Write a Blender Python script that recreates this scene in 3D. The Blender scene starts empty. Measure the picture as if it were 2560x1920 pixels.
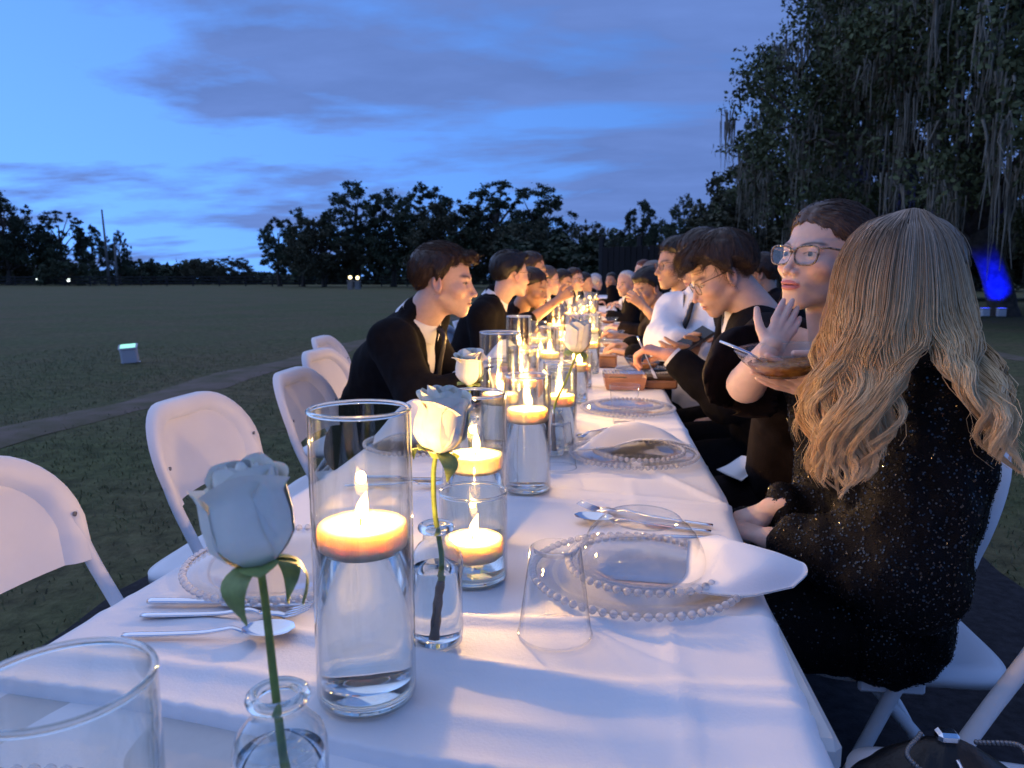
# A long candle-lit dinner table on a lawn at dusk.
import bpy, math, random
import numpy as np
from mathutils import Vector, Matrix

R = math.radians
S = bpy.context.scene
COL = S.collection
rng = np.random.default_rng(7)
random.seed(7)

# ------------------------------------------------------------------ camera
F_PX = 1850.0                      # focal length in pixels of a 2560 px wide frame
CAM = np.array([0.155, 0.0, 1.14])
YAW = R(6.56)                      # the camera looks a little left of the table's axis (+Y)
PITCH = math.atan(265.0 / F_PX)
FWD = np.array([-math.sin(YAW) * math.cos(PITCH), math.cos(YAW) * math.cos(PITCH), -math.sin(PITCH)])
RGT = np.array([math.cos(YAW), math.sin(YAW), 0.0])
UPV = np.cross(RGT, FWD)
cd = bpy.data.cameras.new('camera')
cam = bpy.data.objects.new('camera', cd)
COL.objects.link(cam)
S.camera = cam
cd.sensor_width = 36.0
cd.lens = 36.0 * F_PX / 2560.0
cd.clip_start = 0.02
cd.clip_end = 3000.0
cd.dof.use_dof = True
cd.dof.focus_distance = 1.05
cd.dof.aperture_fstop = 10.0
cam.matrix_world = Matrix((
    (RGT[0], UPV[0], -FWD[0], CAM[0]),
    (RGT[1], UPV[1], -FWD[1], CAM[1]),
    (RGT[2], UPV[2], -FWD[2], CAM[2]),
    (0, 0, 0, 1)))

# ------------------------------------------------------------------ dusk sky
W = bpy.data.worlds.new('World')
S.world = W
W.use_nodes = True
nt = W.node_tree
nt.nodes.clear()
def N(tree, typ, **kw):
    n = tree.nodes.new(typ)
    for k, v in kw.items():
        if k.startswith('i_'):
            key = k[2:]
            n.inputs[int(key) if key.isdigit() else key.replace('_', ' ')].default_value = v
        else:
            setattr(n, k, v)
    return n
L = nt.links.new
SUN_EL, SUN_ROT = R(14), R(292)
sky = N(nt, 'ShaderNodeTexSky', sky_type='NISHITA', sun_disc=False)
sky.sun_elevation = SUN_EL
sky.sun_rotation = SUN_ROT
sky.altitude = 0
sky.air_density = 1.0
sky.dust_density = 0.0
sky.ozone_density = 5.0
geo = N(nt, 'ShaderNodeTexCoord')
sep = N(nt, 'ShaderNodeSeparateXYZ')
L(geo.outputs['Generated'], sep.inputs[0])
# look the sky up a little above the true direction: no orange band at the horizon this late
zs = N(nt, 'ShaderNodeMath', operation='MULTIPLY_ADD', i_1=0.75, i_2=0.42)
sv = N(nt, 'ShaderNodeCombineXYZ')
L(sep.outputs['X'], sv.inputs[0]); L(sep.outputs['Y'], sv.inputs[1]); L(zs.outputs[0], sv.inputs[2])
svn = N(nt, 'ShaderNodeVectorMath', operation='NORMALIZE')
L(sv.outputs[0], svn.inputs[0]); L(svn.outputs[0], sky.inputs['Vector'])
zc = N(nt, 'ShaderNodeMath', operation='ADD', i_1=0.16)
zm = N(nt, 'ShaderNodeMath', operation='MAXIMUM', i_1=0.0)
L(sep.outputs['Z'], zm.inputs[0]); L(zm.outputs[0], zc.inputs[0]); L(zm.outputs[0], zs.inputs[0])
dx = N(nt, 'ShaderNodeMath', operation='DIVIDE'); L(sep.outputs['X'], dx.inputs[0]); L(zc.outputs[0], dx.inputs[1])
dy = N(nt, 'ShaderNodeMath', operation='DIVIDE'); L(sep.outputs['Y'], dy.inputs[0]); L(zc.outputs[0], dy.inputs[1])
cmb = N(nt, 'ShaderNodeCombineXYZ'); L(dx.outputs[0], cmb.inputs[0]); L(dy.outputs[0], cmb.inputs[1])
mp = N(nt, 'ShaderNodeMapping'); L(cmb.outputs[0], mp.inputs[0])
mp.inputs['Rotation'].default_value = (0, 0, R(8))
mp.inputs['Scale'].default_value = (0.6, 1.15, 1)
mp.inputs['Location'].default_value = (0.3, 0.7, 0)
n1 = N(nt, 'ShaderNodeTexNoise', i_Scale=0.62, i_Detail=10.0, i_Roughness=0.56, i_Distortion=0.5)
L(mp.outputs[0], n1.inputs['Vector'])
n2 = N(nt, 'ShaderNodeTexNoise', i_Scale=2.6, i_Detail=9.0, i_Roughness=0.6)
L(mp.outputs[0], n2.inputs['Vector'])
cr = N(nt, 'ShaderNodeValToRGB')
cr.color_ramp.elements[0].position = 0.455; cr.color_ramp.elements[0].color = (0, 0, 0, 1)
cr.color_ramp.elements[1].position = 0.55; cr.color_ramp.elements[1].color = (1, 1, 1, 1)
sm = N(nt, 'ShaderNodeMath', operation='MULTIPLY_ADD', i_1=0.30, i_2=-0.15)
L(n2.outputs['Fac'], sm.inputs[0])
sb = N(nt, 'ShaderNodeMath', operation='MULTIPLY_ADD', i_1=0.055, i_2=0.038)    # the bank is thicker towards the east
L(dx.outputs[0], sb.inputs[0])
sbc = N(nt, 'ShaderNodeClamp'); sbc.inputs['Min'].default_value = -0.06; sbc.inputs['Max'].default_value = 0.06
L(sb.outputs[0], sbc.inputs['Value'])
sa = N(nt, 'ShaderNodeMath', operation='ADD'); L(sm.outputs[0], sa.inputs[0]); L(n1.outputs['Fac'], sa.inputs[1])
sd = N(nt, 'ShaderNodeMath', operation='ADD'); L(sa.outputs[0], sd.inputs[0]); L(sbc.outputs[0], sd.inputs[1])
L(sd.outputs[0], cr.inputs['Fac'])
cc = N(nt, 'ShaderNodeMix', data_type='RGBA')           # thick and thin places within the clouds
L(n2.outputs['Fac'], cc.inputs['Factor'])
cc.inputs['A'].default_value = (0.45, 0.80, 2.05, 1)
cc.inputs['B'].default_value = (0.92, 1.58, 3.9, 1)
hs = N(nt, 'ShaderNodeMix', data_type='RGBA', blend_type='MULTIPLY', i_Factor=1.0)
hs.inputs['B'].default_value = (1.24, 1.36, 1.72, 1)
L(sky.outputs[0], hs.inputs['A'])
mx = N(nt, 'ShaderNodeMix', data_type='RGBA')
cf = N(nt, 'ShaderNodeMath', operation='MULTIPLY', i_1=0.95)
L(cr.outputs['Color'], cf.inputs[0])
L(cf.outputs[0], mx.inputs['Factor']); L(hs.outputs['Result'], mx.inputs['A']); L(cc.outputs['Result'], mx.inputs['B'])
bg = N(nt, 'ShaderNodeBackground', i_Strength=0.15)
L(mx.outputs['Result'], bg.inputs['Color'])
out = N(nt, 'ShaderNodeOutputWorld'); L(bg.outputs[0], out.inputs[0])

# the last glow of the set sun: one very soft, weak lamp from the same side as the sky's sun
sl = bpy.data.lights.new('sun', 'SUN'); sun = bpy.data.objects.new('sun', sl); COL.objects.link(sun)
sl.energy = 0.62; sl.angle = R(100); sl.color = (0.97, 0.95, 0.95)
sun.rotation_euler = (R(38), 0, -SUN_ROT + R(180))

vs = S.view_settings
vs.view_transform = 'Standard'; vs.look = 'None'; vs.exposure = 0.4; vs.gamma = 1.0; vs.use_curve_mapping = False
S.render.engine = 'CYCLES'
cy = S.cycles
cy.use_denoising = True
try: cy.denoiser = 'OPENIMAGEDENOISE'
except Exception: pass
cy.max_bounces = 14; cy.transparent_max_bounces = 96; cy.transmission_bounces = 10
cy.glossy_bounces = 6; cy.diffuse_bounces = 3
cy.caustics_refractive = True; cy.caustics_reflective = False
cy.sample_clamp_indirect = 4.0; cy.sample_clamp_direct = 0.0
cy.blur_glossy = 0.3
cy.use_adaptive_sampling = True; cy.adaptive_threshold = 0.012

# ------------------------------------------------------------------ helpers
PX = 2560.0 / 2212.0
def ray(x, y):
    d = FWD * F_PX + RGT * (x * PX - 1280) + UPV * (960 - y * PX)
    return d
def at(x, y, depth):
    """point at that sight line (measured on the photograph) and real distance along the view axis"""
    return CAM + ray(x, y) / F_PX * depth
def onz(x, y, z=0.74):
    d = ray(x, y); return CAM + d * ((z - CAM[2]) / d[2])
def ony(x, y, yy):
    d = ray(x, y); return CAM + d * ((yy - CAM[1]) / d[1])
def A(*v): return np.array(v, float)
def unit(v):
    v = np.asarray(v, float); return v / (np.linalg.norm(v) + 1e-12)
def lerp(a, b, t): return a + (b - a) * t

def empty(name, loc=(0, 0, 0), rz=0.0):
    o = bpy.data.objects.new(name, None)
    o.empty_display_size = 0.1
    o.location = tuple(float(q) for q in loc); o.rotation_euler = (0, 0, rz)
    COL.objects.link(o); return o
def tag(o, label=None, cat=None, group=None, kind=None):
    if label: o['label'] = label
    if cat: o['category'] = cat
    if group: o['group'] = group
    if kind: o['kind'] = kind
    return o
def obj(name, me, parent=None, loc=None, rot=None):
    o = bpy.data.objects.new(name, me); COL.objects.link(o)
    if parent is not None: o.parent = parent
    if loc is not None: o.location = tuple(float(q) for q in loc)
    if rot is not None: o.rotation_euler = rot
    return o
def copy_tree(o, parent=None):
    c = o.copy(); COL.objects.link(c); c.parent = parent
    if parent is not None: c.matrix_parent_inverse = o.matrix_parent_inverse
    for ch in o.children: copy_tree(ch, c)
    return c

def mesh(V, Fc, mat=None, smooth=True, col=None, name='mesh'):
    """V (n,3); Fc an (m,3|4) array or a list of index lists; col optional (n,3) colour attribute"""
    V = np.asarray(V, np.float32)
    me = bpy.data.meshes.new(name)
    if isinstance(Fc, np.ndarray):
        m, k = Fc.shape
        me.vertices.add(len(V)); me.vertices.foreach_set('co', V.ravel())
        me.loops.add(m * k); me.loops.foreach_set('vertex_index', Fc.astype(np.int32).ravel())
        me.polygons.add(m)
        me.polygons.foreach_set('loop_start', np.arange(0, m * k, k, dtype=np.int32))
        me.polygons.foreach_set('loop_total', np.full(m, k, dtype=np.int32))
        me.update(calc_edges=True)
    else:
        me.from_pydata([tuple(map(float, v)) for v in V], [], [tuple(int(i) for i in f) for f in Fc])
        me.update()
    if smooth and len(me.polygons):
        me.polygons.foreach_set('use_smooth', np.ones(len(me.polygons), dtype=bool))
    if col is not None:
        ca = me.color_attributes.new('Col', 'FLOAT_COLOR', 'POINT')
        c4 = np.ones((len(V), 4), np.float32); c4[:, :3] = col
        ca.data.foreach_set('color', c4.ravel())
    if mat is not None: me.materials.append(mat)
    return me

class MB:
    """collects shapes into one mesh"""
    def __init__(s): s.V = []; s.F = []
    def add(s, V, Fs):
        b = len(s.V); s.V += [tuple(map(float, v)) for v in V]; s.F += [tuple(i + b for i in f) for f in Fs]
        return s
    def box(s, lo, hi, M=None):
        x0, y0, z0 = lo; x1, y1, z1 = hi
        V = [(x0, y0, z0), (x1, y0, z0), (x1, y1, z0), (x0, y1, z0), (x0, y0, z1), (x1, y0, z1), (x1, y1, z1), (x0, y1, z1)]
        if M is not None: V = [M @ Vector(v) for v in V]
        return s.add(V, [(0, 3, 2, 1), (4, 5, 6, 7), (0, 1, 5, 4), (1, 2, 6, 5), (2, 3, 7, 6), (3, 0, 4, 7)])
    def bbox(s, lo, hi, b, M=None):
        """a box whose vertical edges and top/bottom rims are chamfered by b"""
        x0, y0, z0 = lo; x1, y1, z1 = hi
        def ring(i, z):
            return [(x0 + b, y0 + i, z), (x1 - b, y0 + i, z), (x1 - i, y0 + b, z), (x1 - i, y1 - b, z),
                    (x1 - b, y1 - i, z), (x0 + b, y1 - i, z), (x0 + i, y1 - b, z), (x0 + i, y0 + b, z)]
        V = ring(b * .999, z0) + ring(0, z0 + b) + ring(0, z1 - b) + ring(b * .999, z1)
        if M is not None: V = [M @ Vector(v) for v in V]
        Fs = [tuple(range(7, -1, -1)), tuple(range(24, 32))]
        for k in range(3):
            for i in range(8):
                j = (i + 1) % 8; Fs.append((k * 8 + i, k * 8 + j, k * 8 + 8 + j, k * 8 + 8 + i))
        return s.add(V, Fs)
    def tube(s, pts, r, n=8, cap=True, flat=1.0, up=(0, 0, 1)):
        V, Fs = tube_np(pts, r, n, cap, flat, up); return s.add(V, Fs)
    def lathe(s, prof, n=32, c=(0, 0, 0), closed=False):
        V, Fs = lathe_np(prof, n, c, closed); return s.add(V, Fs)
    def me(s, mat=None, smooth=True): return mesh(np.array(s.V), s.F, mat, smooth)

def tube_np(pts, r, n=8, cap=True, flat=1.0, up=(0, 0, 1)):
    P = np.asarray(pts, float); k = len(P)
    r = np.broadcast_to(np.asarray(r, float), (k,))
    T = np.gradient(P, axis=0); T /= np.linalg.norm(T, axis=1, keepdims=True) + 1e-12
    u = np.asarray(up, float)
    V = []
    a0 = np.cross(T[0], u)
    if np.linalg.norm(a0) < 0.2: a0 = np.cross(T[0], (1, 0.3, 0))
    a0 = unit(a0)
    for i in range(k):
        a = unit(a0 - T[i] * (a0 @ T[i])); a0 = a
        b = np.cross(T[i], a)
        for j in range(n):
            th = 2 * math.pi * j / n
            V.append(P[i] + r[i] * (a * math.cos(th) + b * math.sin(th) * flat))
    Fs = []
    for i in range(k - 1):
        for j in range(n):
            q = (j + 1) % n
            Fs.append((i * n + j, i * n + q, (i + 1) * n + q, (i + 1) * n + j))
    if cap:
        Fs.append(tuple(range(n - 1, -1, -1))); Fs.append(tuple(range((k - 1) * n, k * n)))
    return V, Fs
def lathe_np(prof, n=32, c=(0, 0, 0), closed=False):
    V = []; Fs = []
    k = len(prof)
    for (r, z) in prof:
        for j in range(n):
            th = 2 * math.pi * j / n
            V.append((c[0] + r * math.cos(th), c[1] + r * math.sin(th), c[2] + z))
    rg = range(k) if closed else range(k - 1)
    for i in rg:
        i2 = (i + 1) % k
        for j in range(n):
            q = (j + 1) % n
            Fs.append((i * n + j, i * n + q, i2 * n + q, i2 * n + j))
    return V, Fs
def smooth_path(pts, n=24):
    """Catmull-Rom through the points"""
    P = np.asarray(pts, float)
    P = np.vstack([2 * P[0] - P[1], P, 2 * P[-1] - P[-2]])
    k = len(P) - 3
    o = []
    for t in np.linspace(0, k - 1e-9, n):
        i = int(t); u = t - i
        a, b, c, d = P[i], P[i + 1], P[i + 2], P[i + 3]
        o.append(0.5 * ((2 * b) + (c - a) * u + (2 * a - 5 * b + 4 * c - d) * u * u + (3 * b - a - 3 * c + d) * u ** 3))
    return np.array(o)
def strands_np(P, rad):
    """P (s,k,3) polylines, rad (s,k): three-sided tubes -> V, quads"""
    s, k, _ = P.shape
    T = np.gradient(P, axis=1); T /= np.linalg.norm(T, axis=2, keepdims=True) + 1e-9
    ref = np.zeros_like(T); ref[..., 0] = 0.37; ref[..., 1] = 0.81; ref[..., 2] = 0.45
    a = np.cross(T, ref); a /= np.linalg.norm(a, axis=2, keepdims=True) + 1e-9
    b = np.cross(T, a)
    V = np.empty((s, k, 3, 3))
    for j in range(3):
        th = 2 * math.pi * j / 3
        V[:, :, j] = P + rad[..., None] * (a * math.cos(th) + b * math.sin(th))
    idx = np.arange(s * k * 3).reshape(s, k, 3)
    q = []
    for j in range(3):
        j2 = (j + 1) % 3
        q.append(np.stack([idx[:, :-1, j], idx[:, :-1, j2], idx[:, 1:, j2], idx[:, 1:, j]], -1).reshape(-1, 4))
    return V.reshape(-1, 3), np.concatenate(q)

# signed distance fields -> one continuous skin (surface nets)
def surfnet(fn, lo, hi, h):
    lo = np.asarray(lo, float); hi = np.asarray(hi, float)
    B = 4
    nb = np.ceil((hi - lo) / (h * B)).astype(int) + 1
    n = nb * B
    ax = [lo[i] + h * B * (np.arange(nb[i]) + 0.5) - h * 0.5 for i in range(3)]
    G = np.stack(np.meshgrid(*ax, indexing='ij'), -1).reshape(-1, 3)
    fc = fn(G).reshape(nb)
    near = np.abs(fc) < h * B * 1.9
    f = np.repeat(np.repeat(np.repeat(fc, B, 0), B, 1), B, 2).astype(np.float32)
    I = np.argwhere(near)
    off = np.stack(np.meshgrid(*[np.arange(B)] * 3, indexing='ij'), -1).reshape(-1, 3)
    for st in range(0, len(I), 6000):
        J = (I[st:st + 6000, None, :] * B + off[None]).reshape(-1, 3)
        f[J[:, 0], J[:, 1], J[:, 2]] = fn(lo + J * h)
    s = f < 0
    c = [slice(0, -1), slice(1, None)]
    cnt = np.zeros(np.array(f.shape) - 1, np.int16)
    for a in (0, 1):
        for b in (0, 1):
            for d in (0, 1): cnt += s[c[a], c[b], c[d]]
    act = (cnt > 0) & (cnt < 8)
    C = np.argwhere(act)
    vid = np.full(act.shape, -1, np.int64); vid[act] = np.arange(len(C))
    acc = np.zeros((len(C), 3)); num = np.zeros(len(C))
    corners = [(0, 0, 0), (1, 0, 0), (0, 1, 0), (1, 1, 0), (0, 0, 1), (1, 0, 1), (0, 1, 1), (1, 1, 1)]
    val = [f[C[:, 0] + a, C[:, 1] + b, C[:, 2] + d].astype(float) for a, b, d in corners]
    for i in range(8):
        for j in range(i + 1, 8):
            if sum(abs(corners[i][q] - corners[j][q]) for q in range(3)) != 1: continue
            m = (val[i] < 0) != (val[j] < 0)
            if not m.any(): continue
            t = val[i][m] / (val[i][m] - val[j][m])
            acc[m] += np.array(corners[i]) + t[:, None] * (np.array(corners[j]) - np.array(corners[i]))
            num[m] += 1
    V = lo + h * (C + acc / num[:, None])
    Q = []
    for axis in range(3):
        sl0 = [slice(1, -1)] * 3; sl1 = [slice(1, -1)] * 3
        sl0[axis] = slice(0, -1); sl1[axis] = slice(1, None)
        s0 = s[tuple(sl0)]; s1 = s[tuple(sl1)]
        E = np.argwhere(s0 != s1)
        if not len(E): continue
        flip = s0[E[:, 0], E[:, 1], E[:, 2]]
        o = np.array([1, 1, 1]); o[axis] = 0
        E = E + o
        u, v = [q for q in range(3) if q != axis]
        du = np.zeros(3, int); du[u] = 1
        dv = np.zeros(3, int); dv[v] = 1
        q = np.stack([vid[tuple((E - du - dv).T)], vid[tuple((E - dv).T)], vid[tuple(E.T)], vid[tuple((E - du).T)]], -1)
        if axis == 1: flip = ~flip
        q[~flip] = q[~flip][:, ::-1]
        Q.append(q)
    Q = np.concatenate(Q) if Q else np.zeros((0, 4), int)
    Q = Q[(Q >= 0).all(1)]
    return V, Q
def sminf(a, b, k):
    h = np.clip(0.5 + 0.5 * (b - a) / k, 0, 1)
    return b + (a - b) * h - k * h * (1 - h)
def smaxf(a, b, k): return -sminf(-a, -b, k)
def s_ell(p, c, r):
    q = (p - np.asarray(c)) ; r = np.asarray(r, float)
    k0 = np.sqrt(((q / r) ** 2).sum(1)); k1 = np.sqrt(((q / (r * r)) ** 2).sum(1)) + 1e-9
    return k0 * (k0 - 1) / k1
def s_cap(p, a, b, ra, rb):
    a = np.asarray(a, float); b = np.asarray(b, float); ab = b - a
    t = np.clip((p - a) @ ab / (ab @ ab + 1e-12), 0, 1)
    return np.linalg.norm(p - a - t[:, None] * ab, axis=1) - (ra + (rb - ra) * t)
_wd = np.random.default_rng(3).normal(size=(9, 3))
_wd /= np.linalg.norm(_wd, axis=1, keepdims=True)
def wob(p, scale, seed=0.0):
    """smooth pseudo-noise in about -1..1"""
    q = p * scale
    o = 0
    for i in range(0, 9, 3):
        o = o + np.sin(q @ _wd[i] * (1 + .3 * i) + seed + 1.7 * np.sin(q @ _wd[i + 1] * 0.7 + i + seed * 1.3) + 1.1 * np.sin(q @ _wd[i + 2] * 1.3 + 2 * i))
    return o / 3.0

# ------------------------------------------------------------------ materials
MATS = {}
ANISO_ROT = 0.0
def mat(name, col=(0.8, 0.8, 0.8), rough=0.5, metal=0.0, var=0.0, vscale=20.0, bump=0.0, bscale=60.0, attr=False,
        sss=0.0, sssr=(0.01, 0.004, 0.002), spec=0.5, emit=None, estr=0.0, sheen=0.0, col2=None, coat=0.0, trans=0.0, ior=1.45, detail=6.0, obj_var=0.0):
    m = bpy.data.materials.new(name); m.use_nodes = True
    t = m.node_tree; t.nodes.clear(); l = t.links.new
    o = N(t, 'ShaderNodeOutputMaterial')
    b = N(t, 'ShaderNodeBsdfPrincipled')
    l(b.outputs[0], o.inputs['Surface'])
    I = b.inputs
    I['Roughness'].default_value = rough; I['Metallic'].default_value = metal
    I['Specular IOR Level'].default_value = spec; I['IOR'].default_value = ior
    I['Base Color'].default_value = (*col, 1)
    if sss: I['Subsurface Weight'].default_value = sss; I['Subsurface Radius'].default_value = sssr; I['Subsurface Scale'].default_value = 1.0
    if emit: I['Emission Color'].default_value = (*emit, 1); I['Emission Strength'].default_value = estr
    if sheen: I['Sheen Weight'].default_value = sheen; I['Sheen Roughness'].default_value = 0.4
    if coat: I['Coat Weight'].default_value = coat; I['Coat Roughness'].default_value = 0.06
    if trans: I['Transmission Weight'].default_value = trans
    tc = N(t, 'ShaderNodeTexCoord')
    src = None
    if attr:
        a = N(t, 'ShaderNodeAttribute', attribute_name='Col'); src = a.outputs['Color']
    if var or col2:
        n = N(t, 'ShaderNodeTexNoise', i_Scale=vscale, i_Detail=detail, i_Roughness=0.6)
        l(tc.outputs['Object'], n.inputs['Vector'])
        x = N(t, 'ShaderNodeMix', data_type='RGBA')
        rp = N(t, 'ShaderNodeMapRange', i_1=0.35, i_2=0.65); l(n.outputs['Fac'], rp.inputs[0]); l(rp.outputs[0], x.inputs['Factor'])
        if src is not None:
            g = N(t, 'ShaderNodeMix', data_type='RGBA', blend_type='MULTIPLY', i_Factor=1.0)
            l(src, g.inputs['A']); x.inputs['A'].default_value = (1 - var,) * 3 + (1,); x.inputs['B'].default_value = (1 + var,) * 3 + (1,)
            l(x.outputs['Result'], g.inputs['B']); src = g.outputs['Result']
        else:
            c2 = col2 or tuple(min(1, q * (1 + var)) for q in col)
            c1 = col if col2 else tuple(q * (1 - var) for q in col)
            x.inputs['A'].default_value = (*c1, 1); x.inputs['B'].default_value = (*c2, 1); src = x.outputs['Result']
    if obj_var:
        oi = N(t, 'ShaderNodeObjectInfo')
        mr = N(t, 'ShaderNodeMapRange', i_3=1 - obj_var, i_4=1 + obj_var); l(oi.outputs['Random'], mr.inputs[0])
        g = N(t, 'ShaderNodeMix', data_type='RGBA', blend_type='MULTIPLY', i_Factor=1.0)
        if src is not None: l(src, g.inputs['A'])
        else: g.inputs['A'].default_value = (*col, 1)
        l(mr.outputs[0], g.inputs['B']); src = g.outputs['Result']
    if src is not None: l(src, I['Base Color'])
    if bump:
        n = N(t, 'ShaderNodeTexNoise', i_Scale=bscale, i_Detail=5.0, i_Roughness=0.6)
        l(tc.outputs['Object'], n.inputs['Vector'])
        bp = N(t, 'ShaderNodeBump', i_Strength=min(1.0, bump), i_Distance=0.004 if bump <= 1 else 0.004 * bump)
        l(n.outputs['Fac'], bp.inputs['Height']); l(bp.outputs[0], I['Normal'])
    MATS[name] = m
    return m
def thin_glass(name, tint=(0.97, 0.985, 0.98), ior=1.5, mul=1.0, rough=0.0, streak=0.0):
    """a thin clear wall: light goes straight through, the rest is mirrored by Fresnel"""
    m = bpy.data.materials.new(name); m.use_nodes = True
    t = m.node_tree; t.nodes.clear(); l = t.links.new
    o = N(t, 'ShaderNodeOutputMaterial')
    tr = N(t, 'ShaderNodeBsdfTransparent'); tr.inputs[0].default_value = (*tint, 1)
    gl = N(t, 'ShaderNodeBsdfGlossy')
    gl.inputs['Roughness'].default_value = rough
    if streak:       # drawn glass is wavy along its length: reflections smear up and down the wall
        tg = N(t, 'ShaderNodeTangent', direction_type='RADIAL', axis='Z'); l(tg.outputs[0], gl.inputs['Tangent'])
        gl.inputs['Anisotropy'].default_value = streak; gl.inputs['Rotation'].default_value = ANISO_ROT
    fr = N(t, 'ShaderNodeFresnel', i_IOR=ior)
    gm = N(t, 'ShaderNodeNewGeometry')                    # the same reflectance on both faces of the thin wall
    im = N(t, 'ShaderNodeMix', data_type='FLOAT'); im.inputs['A'].default_value = ior; im.inputs['B'].default_value = 1.0 / ior
    l(gm.outputs['Backfacing'], im.inputs['Factor']); l(im.outputs['Result'], fr.inputs['IOR'])
    mu = N(t, 'ShaderNodeMath', operation='MULTIPLY', i_1=mul); mu.use_clamp = True
    l(fr.outputs[0], mu.inputs[0])
    mx = N(t, 'ShaderNodeMixShader'); l(mu.outputs[0], mx.inputs[0]); l(tr.outputs[0], mx.inputs[1]); l(gl.outputs[0], mx.inputs[2])
    l(mx.outputs[0], o.inputs['Surface'])
    MATS[name] = m; return m
def refractor(name, ior, tint=(1, 1, 1), rough=0.0):
    m = bpy.data.materials.new(name); m.use_nodes = True
    t = m.node_tree; t.nodes.clear()
    o = N(t, 'ShaderNodeOutputMaterial'); g = N(t, 'ShaderNodeBsdfGlass', i_IOR=ior, i_Roughness=rough)
    g.inputs['Color'].default_value = (*tint, 1); t.links.new(g.outputs[0], o.inputs['Surface'])
    MATS[name] = m; return m
def emitter(name, col, strength):
    m = bpy.data.materials.new(name); m.use_nodes = True
    t = m.node_tree; t.nodes.clear()
    o = N(t, 'ShaderNodeOutputMaterial'); e = N(t, 'ShaderNodeEmission', i_Strength=strength)
    e.inputs['Color'].default_value = (*col, 1); t.links.new(e.outputs[0], o.inputs['Surface'])
    MATS[name] = m; return m

M_GLASS = thin_glass('vase_glass', mul=1.9)
M_GLASSW = thin_glass('wavy_vase_glass', mul=2.2, rough=0.075, streak=0.93)
M_RIM = refractor('thick_glass', 1.5, (0.97, 0.99, 0.985))
M_CLEAR = thin_glass('clear_plastic', (0.965, 0.97, 0.975), 1.5, 1.15, 0.02)
M_WATER = refractor('water', 1.33, (0.985, 0.995, 1.0))
M_BEAD = mat('bead_glass', (0.95, 0.95, 0.97), 0.06, trans=0.75, spec=0.7)
M_WAX = mat('wax', (0.70, 0.61, 0.41), 0.42, sss=0.9, sssr=(0.028, 0.022, 0.013), spec=0.4, bump=0.15, bscale=150)
M_POOL = mat('melted_wax', (0.60, 0.47, 0.26), 0.06, sss=0.7, sssr=(0.012, 0.008, 0.004), spec=0.5)
M_WICK = mat('wick', (0.02, 0.015, 0.012), 0.9)
M_FLAME = emitter('flame', (1.0, 0.55, 0.15), 7.0)
_t = M_FLAME.node_tree                                     # a flame glows and lets light through
_a = N(_t, 'ShaderNodeAddShader'); _tr = N(_t, 'ShaderNodeBsdfTransparent')
_e = [n for n in _t.nodes if n.type == 'EMISSION'][0]; _o = [n for n in _t.nodes if n.type == 'OUTPUT_MATERIAL'][0]
_t.links.new(_e.outputs[0], _a.inputs[0]); _t.links.new(_tr.outputs[0], _a.inputs[1]); _t.links.new(_a.outputs[0], _o.inputs['Surface'])
M_CLOTH = mat('table_linen', (0.80, 0.80, 0.815), 0.75, var=0.02, vscale=9, bump=0.16, bscale=260, sheen=0.15)
M_NAPKIN = mat('napkin_linen', (0.83, 0.83, 0.84), 0.8, bump=0.12, bscale=320, sheen=0.2)
M_CHAIRP = mat('chair_plastic', (0.80, 0.79, 0.80), 0.42, var=0.03, vscale=6, bump=0.05, bscale=400)
M_CHAIRM = mat('chair_steel', (0.76, 0.76, 0.78), 0.35, var=0.05, vscale=14)
M_SCREW = mat('screw', (0.25, 0.24, 0.24), 0.4, metal=0.9)
M_SILVER = mat('cutlery_steel', (0.80, 0.81, 0.84), 0.16, metal=1.0)
M_PETAL = mat('rose_petal', (0.88, 0.84, 0.73), 0.55, var=0.05, vscale=30, sss=0.5, sssr=(0.008, 0.006, 0.004), bump=0.12, bscale=90)
M_STEM = mat('rose_stem', (0.19, 0.26, 0.06), 0.5, var=0.25, vscale=60)
M_SEPAL = mat('rose_leaf', (0.27, 0.34, 0.10), 0.55, var=0.3, vscale=40, sss=0.2)
M_BROWN = mat('old_stem', (0.09, 0.055, 0.035), 0.7, var=0.3, vscale=80)
M_SKIN = mat('skin', attr=True, rough=0.48, sss=0.22, sssr=(0.010, 0.0035, 0.0018), spec=0.4, var=0.05, vscale=60, bump=0.05, bscale=500)
M_HAIR = mat('hair', attr=True, rough=0.42, spec=0.5, sheen=0.0, var=0.18, vscale=90)
M_HAIRB = mat('blonde_hair', attr=True, rough=0.40, spec=0.55, var=0.12, vscale=120)
M_SUIT = mat('black_suit', (0.0075, 0.007, 0.0085), 0.85, var=0.2, vscale=40, bump=0.25, bscale=500, spec=.08, sheen=0.0)
M_DARK = mat('dark_fabric', (0.011, 0.008, 0.009), 0.8, var=0.2, vscale=30, bump=0.3, bscale=300, spec=.08, sheen=0.0)
M_WHITE = mat('white_shirt', (0.78, 0.78, 0.80), 0.7, bump=0.15, bscale=400, sheen=0.1)
M_TIE = mat('tie_silk', (0.014, 0.013, 0.016), 0.4)
M_TIEW = mat('tie_stripe', (0.62, 0.60, 0.62), 0.5)
M_SEQ = mat('sequin', (0.010, 0.010, 0.012), 0.10, metal=0.0, spec=.6)
M_EYE = mat('eye', attr=True, rough=0.08, spec=0.6)
M_FRAME = mat('tortoise_frame', (0.35, 0.25, 0.17), 0.18, col2=(0.02, 0.012, 0.008), vscale=160, detail=2.0, coat=0.5)
M_BLACKP = mat('black_plastic', (0.012, 0.012, 0.013), 0.25)
M_LENS = thin_glass('lens', (0.97, 0.97, 0.975), 1.5, 1.6)
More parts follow.
